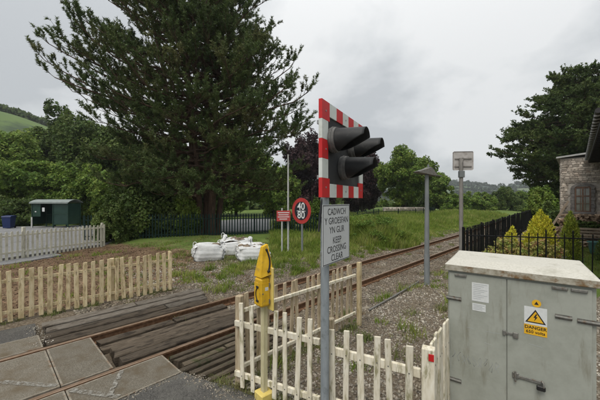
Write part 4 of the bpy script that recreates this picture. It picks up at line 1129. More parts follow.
def big_R(z, az):
    # silhouette: wide to the left (az = pi), a little less to the right
    left = np.interp(z, [2.5, 4, 6, 7.5, 9, 10.5, 13, 16, 19], [5.0, 5.8, 5.6, 6.8, 9.4, 9.6, 8.4, 6.5, 3.0])
    right = np.interp(z, [2.5, 4, 6, 7.5, 9, 10.5, 13, 16, 19], [5.8, 7.2, 7.9, 7.9, 7.4, 6.6, 5.0, 3.8, 1.6])
    c = math.cos(az)
    r = left * max(0, -c) ** 2 + right * max(0, c) ** 2 + 5.0 * (1 - c * c) * np.interp(z, [2.5, 10, 19], [0.8, 1.1, 0.5])
    return r
pine('pine_tree', 'huge dark pine with several stems towering over the palisade fence', (-6.6, 20.0),
     [(-0.35, 0, -1.3, 0.4, 18.5, 0.30), (0.25, 0.1, 0.2, 0.5, 19.5, 0.33), (0.55, -0.2, 1.6, -0.6, 17.5, 0.26), (-0.7, 0.3, -3.2, 0.2, 16.0, 0.24), (0.9, 0.3, 2.4, 0.6, 12.0, 0.22), (0.0, -0.4, -0.6, -1.6, 16.5, 0.22)],
     265, big_R, 8.6, 11, M['needles'], needle=(0.16, 0.022), nn=28, zr=(2.6, 15.8), sub=(12, 18), tuft_len=0.34)
def right_R(z, az):
    r = np.interp(z, [2.5, 4, 6, 7.5, 9, 11, 13, 14.6, 15.6], [5.0, 6.0, 7.6, 8.9, 8.6, 7.3, 5.6, 3.8, 1.5])
    return r
pine('pine_tree', 'broad layered pine rising behind the stone building', (29.6, 29.0),
     [(0, 0, -0.8, 0, 14.0, 0.42), (0.4, 0.2, 1.6, 0.4, 14.6, 0.36), (-0.4, 0, -2.6, -0.3, 12.5, 0.30)],
     235, right_R, 12, 23, M['needles_r'], needle=(0.17, 0.06), nn=12, flat=0.75, rise=0.16, zr=(2.6, 14.4), tuft_len=0.40, sub=(14, 20), subl=(0.8, 2.4), skip_az=lambda a: math.cos(a) > 0.55 and math.sin(a) < 0.4)

def broadleaf(name, label, base, crown_c, rad, nl, n, size, m, seed, trunk_r=0.2, group=None, cat='tree', bark=None, shell=0.35, lobe=(0.22, 0.46), cone=0.0, sub=12, limbs=7, gap=1.0):
    t = thing(name, label, cat, (base[0], base[1], 0), 0, group)
    c = (crown_c[0] - base[0], crown_c[1] - base[1], crown_c[2])
    n = int(n * 1.7); size = size * 0.74
    P, nr, lc = lobed_points(c, rad, nl, n, lobe=lobe, seed=seed, shell=shell, cone=cone, sub=sub)
    keep = P[:, 2] > 0.03
    P, nr = P[keep], nr[keep]
    g = np.random.default_rng(seed + 1)
    obj('crown', leaves(P, size * g.uniform(0.6, 1.25, len(P)), nr, 0.9, 0.6, 'crown', m), t)
    if trunk_r:
        tb = MB()
        tb.tube([(0, 0, -0.15), (0.04, 0.02, c[2] * 0.4), (c[0] * 0.7, c[1] * 0.7, c[2]), (c[0], c[1], c[2] + rad[2] * 0.5)], [trunk_r * 1.3, trunk_r, trunk_r * 0.6, trunk_r * 0.15], 8)
        for i in range(min(limbs, len(lc))):
            e_ = lc[i]; s0 = np.array((c[0] * 0.4, c[1] * 0.4, c[2] * g.uniform(0.45, 0.9)))
            mid = (s0 + e_) / 2 + np.array((0, 0, 0.12 * rad[2]))
            tb.tube([s0, mid, e_], [trunk_r * 0.45, trunk_r * 0.3, trunk_r * 0.08], 6)
        tb.build('trunk', bark or M['bark'], t)
    return t
def px(x, Y):           # lateral position of an image column at depth Y
    return (x - 300) / 300 * Y
def pz(y, Y):
    return 2.35 + (200 - y) / 300 * Y
def tree_at(name, label, x, Y, ytop, ybot, wpx, m, seed, n=20000, size=0.2, nl=34, **kw):
    X = px(x, Y); zt = pz(ytop, Y); zb = -0.45 * zt if kw.get('cat') == 'bush' else max(0.1, pz(ybot, Y)); w = wpx / 300 * Y / 2
    cz = (zt + zb) / 2; rz_ = (zt - zb) / 2 
    return broadleaf(name, label, (X, Y), (X, Y, cz), (w * 1.02, w * 0.95, rz_ * 1.02), nl, n, size, m, seed, **kw)
LG = 'leafy trees behind the bus shelter'
tree_at('broadleaf_tree', 'pale green bushy tree at the left edge behind the blue bin', -8, 31, 160, 228, 74, M['leaf_bright'], 31, 22000, 0.20, group=LG)
tree_at('broadleaf_tree', 'bright green tree directly behind the bus shelter roof', 48, 34, 158, 226, 74, M['leaf_bright'], 32, 24000, 0.20, group=LG)
tree_at('broadleaf_tree', 'mid green tree between the shelter tree and the hillside field', 18, 42, 130, 215, 84, M['leaf_mid'], 33, 24000, 0.26, group=LG)
tree_at('conifer_tree', 'dark pointed tree standing tallest left of the big pine', 58, 46, 103, 215, 62, M['leaf_dark'], 34, 26000, 0.26, cone=0.55, group=LG)
tree_at('broadleaf_tree', 'dark spreading tree between the pointed tree and the big pine', 96, 40, 113, 218, 74, M['leaf_dark'], 35, 28000, 0.24, group=LG)
tree_at('broadleaf_tree', 'dark green tree just left of the big pine trunks', 132, 35, 122, 222, 76, M['leaf_dark'], 36, 28000, 0.22, group=LG)
tree_at('broadleaf_tree', 'mid green low tree right of the bus shelter', 96, 29, 165, 226, 60, M['leaf_mid'], 37, 20000, 0.18, group=LG)
BG = 'trees across the street behind the palisade'
tree_at('broadleaf_tree', 'shaded green tree behind the pine trunks', 176, 40, 130, 218, 84, M['leaf_dark'], 41, 24000, 0.24, group=BG)
tree_at('broadleaf_tree', 'green tree behind the right half of the big pine', 236, 46, 138, 214, 80, M['leaf_mid'], 42, 24000, 0.27, group=BG)
tree_at('broadleaf_tree', 'small light green tree behind the tall white pole', 274, 38, 168, 213, 48, M['leaf_mid'], 43, 16000, 0.20, group=BG)
tree_at('copper_beech', 'dark purple copper beech left of the crossing lights', 312, 50, 136, 212, 56, M['leaf_copper'], 44, 22000, 0.28, group=BG)
tree_at('copper_beech', 'dark purple copper beech showing right of the crossing lights', 362, 56, 150, 210, 44, M['leaf_copper'], 45, 20000, 0.28, group=BG)
tree_at('broadleaf_tree', 'rounded green tree behind the grey lamp post', 404, 48, 147, 207, 62, M['leaf_mid'], 46, 22000, 0.24, lobe=(0.2, 0.4), nl=34, group=BG, trunk_r=0.26)
tree_at('broadleaf_tree', 'smaller green tree between the lamp post and the square sign', 440, 58, 176, 208, 34, M['leaf_mid'], 47, 14000, 0.25, group=BG)
RG = 'bushes along the far end of the line'
for i, (x, Y, yt, yb, w, mk, lb) in enumerate((
        (478, 60, 192, 208, 34, 'leaf_mid', 'low green bush right of the square sign post'),
        (505, 64, 186, 208, 26, 'leaf_dark', 'darker taller bush in the middle of the far bushes'),
        (524, 74, 194, 207, 26, 'leaf_mid', 'small bush nearest the far end of the black railings'),
        (428, 62, 192, 208, 30, 'leaf_dark', 'dark hedge bush behind the far palisade'),
        (455, 52, 196, 210, 26, 'leaf_bright', 'light green bush below the square sign'))):
    tree_at('bush', lb, x, Y, yt, yb, w, M[mk], 60 + i, 9000, 0.24, group=RG, cat='bush', nl=18, trunk_r=0.12, limbs=4)
tree_at('bush', 'green bush at the far end of the garden below the right pine', 541, 27, 192, 226, 30, M['leaf_mid'], 70, 14000, 0.15, cat='bush', trunk_r=0.08)
tree_at('bush', 'dark bush against the stone building corner', 556, 21, 203, 236, 26, M['leaf_dark'], 71, 10000, 0.11, cat='bush', trunk_r=0.06)
# understory round the palisade's shaded end
tree_at('laurel_bush', 'dark laurel bush at the right end of the white street fence', 112, 16.2, 200, 246, 34, M['leaf_dark'], 72, 12000, 0.09, cat='bush', trunk_r=0.05)
tree_at('laurel_bush', 'tall dark laurel bush behind the shaded palisade pales', 140, 18.9, 176, 238, 70, M['leaf_dark'], 73, 22000, 0.12, cat='bush', trunk_r=0.08)
tree_at('laurel_bush', 'dark laurel bush between the shaded palisade and the pine trunks', 172, 19.6, 190, 238, 44, M['leaf_dark'], 79, 12000, 0.12, cat='bush', trunk_r=0.06)
tree_at('shrub', 'small green shrub just left of the red notice plate behind the palisade', 284, 22.5, 206, 232, 22, M['leaf_mid'], 80, 7000, 0.10, cat='bush', trunk_r=0.04)
tree_at('laurel_bush', 'ivy green bush wrapped round the foot of the big pine', 184, 19.0, 196, 238, 30, M['leaf_mid'], 74, 9000, 0.11, cat='bush', trunk_r=0.06)
tree_at('hedge_bush', 'low hedge bush behind the bus shelter', 64, 31.5, 196, 230, 90, M['leaf_dark'], 75, 14000, 0.15, cat='bush', trunk_r=0.08)
tree_at('hedge_bush', 'low hedge bush behind the blue bin', 2, 27, 196, 231, 60, M['leaf_dark'], 76, 12000, 0.15, cat='bush', trunk_r=0.08)
tree_at('shrub', 'leafy green shrub behind the speed sign', 318, 21, 203, 232, 38, M['leaf_mid'], 77, 12000, 0.11, cat='bush', trunk_r=0.05)
tree_at('bramble', 'mound of bright green bramble and tall grass right of the white crossing sign', 368, 17.5, 214, 246, 84, M['leaf_bright'], 78, 20000, 0.06, lobe=(0.10, 0.24), nl=90, cat='bush', trunk_r=0.03)
# far woods and hedgerows on the hills: one mass
def far_wood(name, pts, r, per, size, m, seed):
    g = np.random.default_rng(seed); P = []
    for p, rr in zip(pts, r):
        d_ = g.normal(size=(per, 3)); d_ /= np.linalg.norm(d_, axis=1, keepdims=True)
        P.append(np.array(p) + np.array([0, 0, rr * 0.7]) + d_ * rr * g.uniform(0.6, 1.05, (per, 1)) * np.array([1, 1, 0.9]))
    P = np.concatenate(P)
    stuff(obj(name, leaves(P, size * g.uniform(0.6, 1.3, len(P)), None, 1, 0.8, name, m)))
pts = []; rr = []
for k in range(240):                      # wood along the left hill's ridge
    a = rng.uniform(-62, -20); pts.append(hl(a, rng.uniform(0.93, 0.985))); rr.append(rng.uniform(2.0, 3.2))
for k in range(220):
    a = rng.uniform(-62, 12); t_ = rng.uniform(0.02, 0.45); pts.append(hl(a, t_)); rr.append(rng.uniform(2.2, 4.0))
far_wood('hillside_wood', pts, rr, 110, 0.8, M['leaf_dark'], 90)
pts = []; rr = []
for row in range(12):
    a0 = rng.uniform(8, 30); t0 = rng.uniform(0.05, 0.85); sl_ = rng.uniform(-0.012, 0.012); ln_ = rng.uniform(8, 22)
    for k in range(34):
        a = a0 + ln_ * k / 34; pts.append(hf(a, float(np.clip(t0 + sl_ * (a - a0), 0.01, 0.97)))); rr.append(rng.uniform(2.2, 4.5))
for k in range(200):
    a = rng.uniform(8, 52); pts.append(hf(a, rng.uniform(0.0, 0.16))); rr.append(rng.uniform(2.2, 4.5))
for k in range(50):
    a = rng.normal(26, 5); pts.append(hf(a, rng.uniform(0.55, 0.95))); rr.append(rng.uniform(4, 7))
far_wood('distant_wood', pts, rr, 70, 1.9, leaf('far_leaves', (0.04, 0.066, 0.036), (0.058, 0.088, 0.044)), 91)
pts = []; rr = []
for k in range(90):
    a = rng.uniform(4, 47); d_ = rng.uniform(85, 190)
    pts.append((d_ * math.sin(R(a)), d_ * math.cos(R(a)), -0.3)); rr.append(rng.uniform(0.7, 1.7))
far_wood('distant_hedges', pts, rr, 220, 0.45, M['leaf_mid'], 92)

# ------------------------------------------------------------------ bus shelter, bin, car, walls
bs = thing('bus_shelter', 'dark green bus shelter with a curved pale roof across the street', 'bus shelter', (-21.6, 24.2, 0.12), R(-2))
BL, BD, BHt = 2.95, 1.3, 2.0
for x in (0.0, 0.75, 1.75, BL):
    for y in (0.0, BD):
        if y == 0.0 and x == 0.75: continue
        MB().box(x - 0.04, x + 0.04, y - 0.04, y + 0.04, 0, BHt, c=0.006).build('post', M['shelter_green'], bs)
for x0, x1 in ((0.05, 0.70), (0.80, 1.70), (1.80, BL - 0.05)):
    MB().box(x0, x1, BD - 0.008, BD + 0.008, 0.25, BHt - 0.05).build('panel', M['shelter_glass'], bs)
    MB().box(x0, x1, BD - 0.03, BD - 0.01, 0.95, 1.0).build('rail', M['shelter_green'], bs)
MB().box(1.80, BL - 0.05, -0.008, 0.008, 0.25, BHt - 0.05).build('panel', M['shelter_glass'], bs)
for z in (0.28, 1.12, BHt - 0.06):
    MB().box(1.80, BL - 0.05, -0.03, -0.01, z - 0.035, z + 0.035).build('rail', M['shelter_green'], bs)
for x in (0.0, BL):
    MB().box(x - 0.008, x + 0.008, 0.05, BD - 0.05, 0.25, BHt - 0.05).build('panel', M['shelter_glass'], bs)
MB().box(0.05, 0.70, -0.01, 0.01, 0.9, BHt - 0.05).build('panel', M['shelter_green'], bs)
rf = MB(); n = 14
prof_o = [(-0.15 + (BD + 0.3) * i / n, BHt + 0.02 + 0.26 * math.sin(math.pi * i / n) ** 0.8) for i in range(n + 1)]
prof_i = [(a, b - 0.03) for a, b in prof_o[::-1]]
rf.prism(prof_o + prof_i, -0.14, BL + 0.14, axis='x'); rf.build('roof', M['shelter_roof'], bs)
MB().box(-0.12, BL + 0.12, -0.17, -0.13, BHt - 0.06, BHt + 0.05).build('gutter', M['shelter_roof'], bs)
MB().box(0.85, 1.7, BD - 0.45, BD - 0.12, 0.44, 0.48).build('seat', M['shelter_green'], bs)
MB().box(0.86, 1.06, -0.04, -0.02, 1.30, 1.62).build('notice', M['notice'], bs)
MB().box(0.24, 0.36, -0.03, -0.012, 1.25, 1.33).build('notice', M['notice'], bs)
MB().box(-0.06, 0.06, -0.06, -0.041, 0.0, 0.85).build('pale_post_sleeve', M['white_post'], bs)

wb = thing('wheelie_bin', 'dark blue wheelie bin left of the bus shelter', 'bin', (-22.9, 23.6, 0.12), R(14))
wb.scale = (0.72, 0.72, 0.80)
bb = MB(); A = [(-0.33, -0.38, 0.06), (0.33, -0.38, 0.06), (0.33, 0.36, 0.06), (-0.33, 0.36, 0.06)]; B = [(-0.40, -0.46, 1.12), (0.40, -0.46, 1.12), (0.40, 0.44, 1.12), (-0.40, 0.44, 1.12)]
bb.add(A + B, [(3, 2, 1, 0), (4, 5, 6, 7), (0, 1, 5, 4), (1, 2, 6, 5), (2, 3, 7, 6), (3, 0, 4, 7)]); bb.build('tub', M['bin_blue'], wb)
ld = MB(); ld.prism([(-0.50, 1.125), (0.48, 1.125), (0.50, 1.20), (0.3, 1.27), (-0.42, 1.22)], -0.43, 0.43, axis='x'); ld.build('lid', M['bin_blue'], wb)
MB().tube([(-0.35, 0.52, 1.10), (0.35, 0.52, 1.10)], 0.025, 8).build('handle', M['bin_blue'], wb)
for sx in (-1, 1):
    MB().tube([(sx * 0.30, 0.40, 0.12), (sx * 0.37, 0.40, 0.12)], 0.12, 14).build('wheel', M['rubber'], wb)
MB().box(0.12, 0.30, -0.475, -0.455, 0.70, 0.95, mtx=Matrix.Rotation(R(-4), 4, 'X')).build('sticker', M['notice'], wb)

lw = thing('stone_wall', 'low pale stone wall beyond the grass behind the far palisade', 'wall', (12.6, 45.5, -0.1), R(6))
MB().box(0, 6.4, -0.2, 0.2, 0, 1.35, c=0.03).build('masonry', M['wall_pale'], lw)
rb = MB()
for i in range(11):
    for j in range(4):
        x = 0.02 + i * 0.58 + (0.29 if j % 2 else 0); 
        rb.box(x, x + 0.52 + rng.uniform(-0.06, 0.04), -0.235 - rng.uniform(0, 0.03), -0.201, 0.03 + j * 0.33, 0.31 + j * 0.33, c=0.02)
stuff(rb.build('stones', M['stone'], lw))

# ------------------------------------------------------------------ stone station building
dB = np.array((0.677, 0.736)); nB = np.array((-0.736, 0.677))
E0 = np.array((7.68, 7.68)); EZ = 4.45
bd_ = thing('station_building', 'old stone building with a brown arched window and dark overhanging eaves', 'building', (E0[0], E0[1], 0), math.atan2(dB[1], dB[0]))
# local x along the line (away), local +y towards the track; eave line at y = 0
def flatwall(x0, x1, y0, y1, z0, z1, nm='wall'):
    return MB().box(x0, x1, y0, y1, z0, z1).build(nm, M['mortar'], bd_)
YF = -0.85
flatwall(-0.8, 16.5, -6.5, YF, 0, 4.25)
flatwall(10.01, 14.0, YF + 0.001, 1.065, 0, 4.52, 'wing_wall')
# stones of the wing's near wall (its face is local x = 10.01, looking back at the camera)
WIN = (0.50, -0.10, 1.75, 3.05)        # y left, y right, sill z, top z
stone_vars = []
for k in range(6):
    g = np.random.default_rng(200 + k)
    mb = MB().box(-0.5, 0.5, -0.5, 0.5, -0.5, 0.5, c=0.10)
    mb.v = [tuple(np.array(p) + g.normal(0, 0.035, 3)) for p in mb.v]
    stone_vars.append(mb.mesh('stone', M['stone']))
def lay_stones(par, axis, a0, a1, z0, z1, face, out_, skip=None, seed=0, hmin=0.075, hmax=0.14, lmin=0.11, lmax=0.30):
    g = np.random.default_rng(seed); z = z0
    while z < z1 - 0.05:
        h_ = min(g.uniform(hmin, hmax), z1 - z); a = a0 - g.uniform(0, 0.1)
        while a < a1 - 0.03:
            l_ = g.uniform(lmin, lmax); b = min(a + l_, a1); aa = max(a, a0)
            if b - aa > 0.05 and not (skip and skip(aa, b, z, z + h_)):
                c = ((aa + b) / 2, z + h_ / 2); pr = g.uniform(0.03, 0.055)
                loc = (face + out_ * (pr / 2 - 0.012), c[0], c[1]) if axis == 'y' else (c[0], face + out_ * (pr / 2 - 0.012), c[1])
                sc3 = (pr, b - aa - 0.018, h_ - 0.018) if axis == 'y' else (b - aa - 0.018, pr, h_ - 0.018)
                o = obj('stone', stone_vars[g.integers(6)], par, loc, (0, 0, 0), sc3)
            a += l_
        z += h_
skipw = lambda a, b, z0, z1: b > WIN[1] - 0.14 and a < WIN[0] + 0.14 and z1 > WIN[2] - 0.12 and z0 < WIN[3] + 0.16
ww = bd_.children[-1]
lay_stones(ww, 'y', -0.84, 1.06, 0.9, 4.48, 10.01, -1, skipw, 5)
# quoin face along the track side, seen edge on
sk = MB()
g5 = np.random.default_rng(8)
for j in range(22):
    for i in range(9):
        sk.box(10.05 + i * 0.42, 10.05 + i * 0.42 + 0.39, 1.064, 1.064 + g5.uniform(0.01, 0.035), 0.1 + j * 0.2, 0.285 + j * 0.2, c=0.012)
stuff(sk.build('stone_facing', M['stone'], bd_))
sk = MB()
for j in range(20):
    for i in range(40):
        x = -0.8 + i * 0.42 + (0.2 if j % 2 else 0)
        if x + 0.39 < 10.0:
            sk.box(x, x + 0.39, YF - 0.001, YF + g5.uniform(0.01, 0.03), 0.05 + j * 0.2, 0.235 + j * 0.2, c=0.012)
stuff(sk.build('stone_facing', M['stone'], bd_))
# window with dressed surround
wy0, wy1, wz0, wz1 = WIN[1], WIN[0], WIN[2], WIN[3]
wd = MB().box(9.955, 10.0095, wy0, wy1, wz0, wz1 - 0.02).build('window', M['glass_dark'], bd_)
fr = MB()
for a, b in ((wy0, wy0 + 0.06), (wy1 - 0.06, wy1), ((wy0 + wy1) / 2 - 0.03, (wy0 + wy1) / 2 + 0.03)):
    fr.box(9.92, 9.954, a, b, wz0, wz1 - 0.02, c=0.004)
for z in (wz0 + 0.03, wz0 + 0.80, wz1 - 0.05):
    fr.box(9.925, 9.953, wy0 + 0.062, wy1 - 0.062, z - 0.03, z + 0.03)
for z in (wz0 + 0.42, wz0 + 1.2):
    fr.box(9.932, 9.953, wy0 + 0.062, wy1 - 0.062, z - 0.013, z + 0.013)
for y_ in (wy0 + 0.21, wy1 - 0.21):
    fr.box(9.9335, 9.952, y_ - 0.012, y_ + 0.012, wz0 + 0.06, wz1 - 0.08)
fr.build('frame', M['frame_brown'], wd)
for i in range(7):                     # jamb stones
    h_ = (wz1 - wz0) / 7
    for a, b in ((wy0 - 0.13 - 0.03 * (i % 2), wy0 - 0.002), (wy1 + 0.002, wy1 + 0.13 + 0.03 * (i % 2))):
        MB().box(9.90, 10.008, a, b, wz0 + i * h_ + 0.004, wz0 + (i + 1) * h_ - 0.004, c=0.01).build('surround_stone', M['dressed'], wd)
ctr = (wy0 + wy1) / 2; rad_ = (wy1 - wy0) / 2
for i in range(7):                     # shallow arch
    t0, t1 = math.pi * i / 7, math.pi * (i + 1) / 7
    fy = lambda t, r_: ctr - r_ * math.cos(t); fz = lambda t, r_: wz1 - 0.10 + 0.5 * r_ * math.sin(t)
    MB().prism([(fy(t0 + .01, rad_), fz(t0 + .01, rad_)), (fy(t0 + .01, rad_ + 0.16), fz(t0 + .01, rad_ + 0.22)), (fy(t1 - .01, rad_ + 0.16), fz(t1 - .01, rad_ + 0.22)), (fy(t1 - .01, rad_), fz(t1 - .01, rad_))], 9.895, 10.008, axis='x').build('surround_stone', M['dressed'], wd)
MB().prism([(ctr - rad_ * math.cos(t), wz1 - 0.10 + 0.5 * rad_ * math.sin(t)) for t in np.linspace(0, math.pi, 9)], 9.956, 10.006, axis='x').build('fanlight', M['glass_dark'], wd)
MB().box(9.87, 10.008, wy0 - 0.16, wy1 + 0.16, wz0 - 0.11, wz0 - 0.002, c=0.01).build('sill', M['dressed'], wd)
# roofs
rf = MB(); rf.add([(9.85, 1.22, 4.53), (14.1, 1.22, 4.53), (14.1, YF, 4.74), (9.85, YF, 4.74), (9.85, 1.22, 4.61), (14.1, 1.22, 4.61), (14.1, YF, 4.82), (9.85, YF, 4.82)], [(0, 3, 2, 1), (4, 5, 6, 7), (0, 1, 5, 4), (1, 2, 6, 5), (2, 3, 7, 6), (3, 0, 4, 7)])
rf.build('wing_roof', M['lead'], bd_)
rf = MB(); sl_ = 0.85
rid = -3.7
rf.prism([(0.0, EZ), (rid, EZ + sl_ * 3.7), (-7.2, EZ), (-7.2, EZ - 0.12), (rid, EZ + sl_ * 3.7 - 0.14), (0.0, EZ - 0.12)], -1.2, 9.84, axis='x')
rfo = rf.build('roof', M['slate'], bd_)
MB().box(-1.22, 9.845, -0.02, 0.015, EZ - 0.24, EZ - 0.01).build('fascia', M['fascia'], bd_)
gt = MB(); gt.tube([(-1.25, 0.075, EZ - 0.06), (9.84, 0.075, EZ - 0.06)], 0.062, 10); gt.build('gutter', M['fascia'], bd_)
for i in range(26):
    x = -1.0 + i * 0.43
    MB().box(x, x + 0.07, YF, -0.021, EZ - 0.26, EZ - 0.16).build('rafter', M['fascia'], bd_)
    MB().box(x, x + 0.03, 0.016, 0.145, EZ - 0.145, EZ - 0.10).build('gutter_bracket', M['lead'], bd_)
flatwall(-0.8, 9.9, -6.4, YF - 0.1, 4.2, 4.24, 'wall_plate')

# ------------------------------------------------------------------ garden
def conifer(label, X, Y, r, h, m, seed, n=5200, size=0.05):
    t = thing('garden_conifer', label, 'shrub', (X, Y, 0.03), 0, 'small conifers in the garden')
    g = np.random.default_rng(seed)
    npl = 9
    pa = g.uniform(0, 6.28, npl); pr = r * g.uniform(0.25, 0.62, npl); ph_ = h * g.uniform(0.55, 0.88, npl); pw = r * g.uniform(0.34, 0.50, npl)
    pr[0] = 0; ph_[0] = h; pw[0] = r * 0.55
    k = g.choice(npl, n, p=pw * ph_ / (pw * ph_).sum())
    z = g.uniform(0, 1, n) ** 0.9
    az = g.uniform(0, 2 * math.pi, n)
    prof_ = np.interp(z, [0, 0.12, 0.35, 0.7, 0.9, 1.0], [0.85, 1.0, 1.0, 0.72, 0.36, 0.03])
    rr_ = pw[k] * prof_ * (1 + 0.2 * np.sin(az * 4 + z * 13 + k)) * (0.5 + 0.5 * g.uniform(0, 1, n) ** 0.4)
    P = np.stack([rr_ * np.cos(az) + pr[k] * np.cos(pa[k]) * (1 - 0.25 * z), rr_ * np.sin(az) + pr[k] * np.sin(pa[k]) * (1 - 0.25 * z), 0.04 + z * ph_[k]], 1)
    # upright flame-like sprays
    a = unit(np.stack([0.35 * np.cos(az), 0.35 * np.sin(az), 1 + 0 * az], 1) + 0.35 * g.normal(size=(n, 3))) * (size * g.uniform(0.8, 2.4, (n, 1)))
    b = unit(np.cross(a, g.normal(size=(n, 3)))) * size * 0.38
    V = np.stack([P, P + 0.5 * a + b, P + a, P + 0.5 * a - b], 1).reshape(-1, 3)
    obj('foliage', np_mesh('foliage', V, np.arange(4 * n).reshape(n, 4), m), t)
    MB().tube([(0, 0, -0.05), (0, 0, h * 0.7)], [0.05, 0.015], 7).build('stem', M['bark'], t)
conifer('tall golden yellow conifer, the brightest in the garden', 9.15, 11.4, 0.62, 1.88, M['leaf_gold'], 1, 7500)
conifer('narrow lime green conifer right of the golden one', 10.4, 11.55, 0.46, 1.82, M['leaf_lime'], 2)
conifer('slim golden conifer left of the tall golden one', 7.3, 10.3, 0.30, 1.34, M['leaf_gold'], 3, 2600)
conifer('dark green conifer at the right edge of the photo', 11.35, 11.05, 0.36, 1.30, M['leaf_dark'], 4)
conifer('low golden conifer tucked beside the tall golden one', 8.4, 10.9, 0.42, 1.35, M['leaf_gold'], 5, 3000)
broadleaf('garden_shrub', 'reddish leaved low shrub behind the black spear railings', (6.7, 9.75), (6.7, 9.75, 0.62), (0.75, 0.45, 0.5), 30, 4600, 0.042, M['leaf_red'], 81, trunk_r=0.02, cat='shrub', limbs=5)
broadleaf('garden_shrub', 'pinkish low shrub at the foot of the slim golden conifer', (7.9, 9.75), (7.9, 9.75, 0.55), (0.6, 0.4, 0.45), 26, 3800, 0.040, M['leaf_red'], 82, trunk_r=0.02, cat='shrub', limbs=5)
broadleaf('hedge_bush', 'clipped low green hedge below the stone building window', (14.0, 14.5), (13.65, 14.35, 1.18), (0.95, 0.35, 0.22), 16, 6500, 0.05, M['leaf_dark'], 83, trunk_r=0.03, cat='hedge', limbs=3)
# picnic bench
bn = thing('garden_bench', 'slatted wooden garden bench below the stone building', 'bench', (12.35, 13.0, 0.05), R(-40))
for i in range(4):
    MB().box(-0.8, 0.8, -0.24 + i * 0.125, -0.135 + i * 0.125, 0.46, 0.485, c=0.004).build('seat_slat', M['bench_wood'], bn)
for i in range(4):
    MB().box(-0.8, 0.8, 0.285, 0.305, 0.58 + i * 0.135, 0.665 + i * 0.135, c=0.004).build('back_slat', M['bench_wood'], bn)
for x in (-0.76, 0.76):
    MB().box(x - 0.03, x + 0.03, 0.225, 0.283, 0, 1.10, c=0.005).build('leg', M['bench_wood'], bn)
    MB().box(x - 0.03, x + 0.03, -0.24, -0.18, 0, 0.458, c=0.005).build('leg', M['bench_wood'], bn)
    MB().box(x - 0.03, x + 0.03, -0.25, 0.224, 0.66, 0.70, c=0.005).build('armrest', M['bench_wood'], bn)
    MB().box(x - 0.025, x + 0.025, -0.24, -0.19, 0.487, 0.658, c=0.005).build('arm_post', M['bench_wood'], bn)
tb = thing('garden_tub', 'teal green tub beside the slatted bench', 'tub', (12.6, 12.7, 0.05))
MB().tube([(0, 0, 0), (0, 0, 0.1), (0, 0, 0.5)], [0.22, 0.25, 0.32], 18).build('tub', M['tub_teal'], tb)
MB().tube([(0, 0, 0.49), (0, 0, 0.53)], 0.34, 18).build('rim', M['tub_teal'], tb)
ch = thing('folding_chair', 'dark navy folded garden chair standing on the patio', 'chair', (11.05, 12.9, 0.05), R(20))
MB().box(-0.24, 0.24, -0.02, 0.02, 0.36, 0.98, c=0.01).build('backrest', M['chair_navy'], ch, rot=(R(-12), 0, 0))
MB().box(-0.24, 0.24, -0.42, 0.0, 0.40, 0.43, c=0.008).build('seat', M['chair_navy'], ch)
for x in (-0.23, 0.23):
    for y in (-0.40, 0.02):
        MB().box(x - 0.015, x + 0.015, y - 0.015, y + 0.015, 0, 0.399).build('leg', M['chair_navy'], ch)
# stacked logs against the wall below the window
lg = thing('log_pile', 'pile of cut logs stacked against the stone wall below the window', 'logs', (13.75, 14.75, 0.05), math.atan2(nB[1], nB[0]))
logm = [MB().tube([(0, -0.2, 0), (0, 0.2, 0)], 0.5 * k, 7, sm=False).mesh('log', M['log']) for k in (0.10, 0.13, 0.17)]
gl = np.random.default_rng(55)
for j in range(14):
    for i in range(14 - j // 4):
        obj('log', logm[gl.integers(3)], lg, (-0.95 + i * 0.145 + (0.07 if j % 2 else 0) + gl.normal(0, 0.012), gl.normal(0, 0.05), 0.08 + j * 0.112), (gl.normal(0, 0.2), gl.normal(0, 0.5), gl.normal(0, 0.45)))
pk = thing('leaning_plank', 'bare timber plank leaning against the stone wall left of the window', 'plank', (13.15, 15.65, 1.0), math.atan2(nB[1], nB[0]))
MB().box(-0.05, 0.05, -0.02, 0.02, 0, 1.45, c=0.004).build('board', M['bench_wood'], pk, rot=(R(6), R(-26), 0))

# ------------------------------------------------------------------ loose cover: stones, grass, litter
ICO = None
def stones(name, X, Y, size, m, seed, sink=0.25, zf=gz):
    """irregular faceted stones, one mesh"""
    g = np.random.default_rng(seed)
    base = np.array([(-1, -1, -1), (1, -1, -1), (1, 1, -1), (-1, 1, -1), (-1, -1, 1), (1, -1, 1), (1, 1, 1), (-1, 1, 1)], float) * 0.62
    n = len(X)
    Vb = base[None] + g.normal(0, 0.24, (n, 8, 3))
    sc3 = size[:, None, None] * np.stack([g.uniform(0.7, 1.2, n), g.uniform(0.6, 1.0, n), g.uniform(0.45, 0.85, n)], 1)[:, None, :]
    Vb = Vb * sc3
    a = g.uniform(0, 6.28, n); tlt = g.normal(0, 0.4, n)
    ca, sa = np.cos(a)[:, None], np.sin(a)[:, None]; ct, st = np.cos(tlt)[:, None], np.sin(tlt)[:, None]
    x, y, z = Vb[..., 0], Vb[..., 1], Vb[..., 2]
    y, z = y * ct - z * st, y * st + z * ct
    x, y = x * ca - y * sa, x * sa + y * ca
    zz_ = zf(X, Y)
    V = np.stack([x + X[:, None], y + Y[:, None], z + zz_[:, None] + (size * (0.35 - sink))[:, None]], -1).reshape(-1, 3)
    q = np.array([(0, 3, 2, 1), (4, 5, 6, 7), (0, 1, 5, 4), (1, 2, 6, 5), (2, 3, 7, 6), (3, 0, 4, 7)])
    tris = np.concatenate([q[:, [0, 1, 2]], q[:, [0, 2, 3]]])
    F = (np.arange(n)[:, None, None] * 8 + tris[None]).reshape(-1, 3)
    return stuff(obj(name, np_mesh(name, V, F, m)))
def inview(X, Y, pad=1.06):
    return (Y > 1.5) & (np.abs(X) < Y * pad)
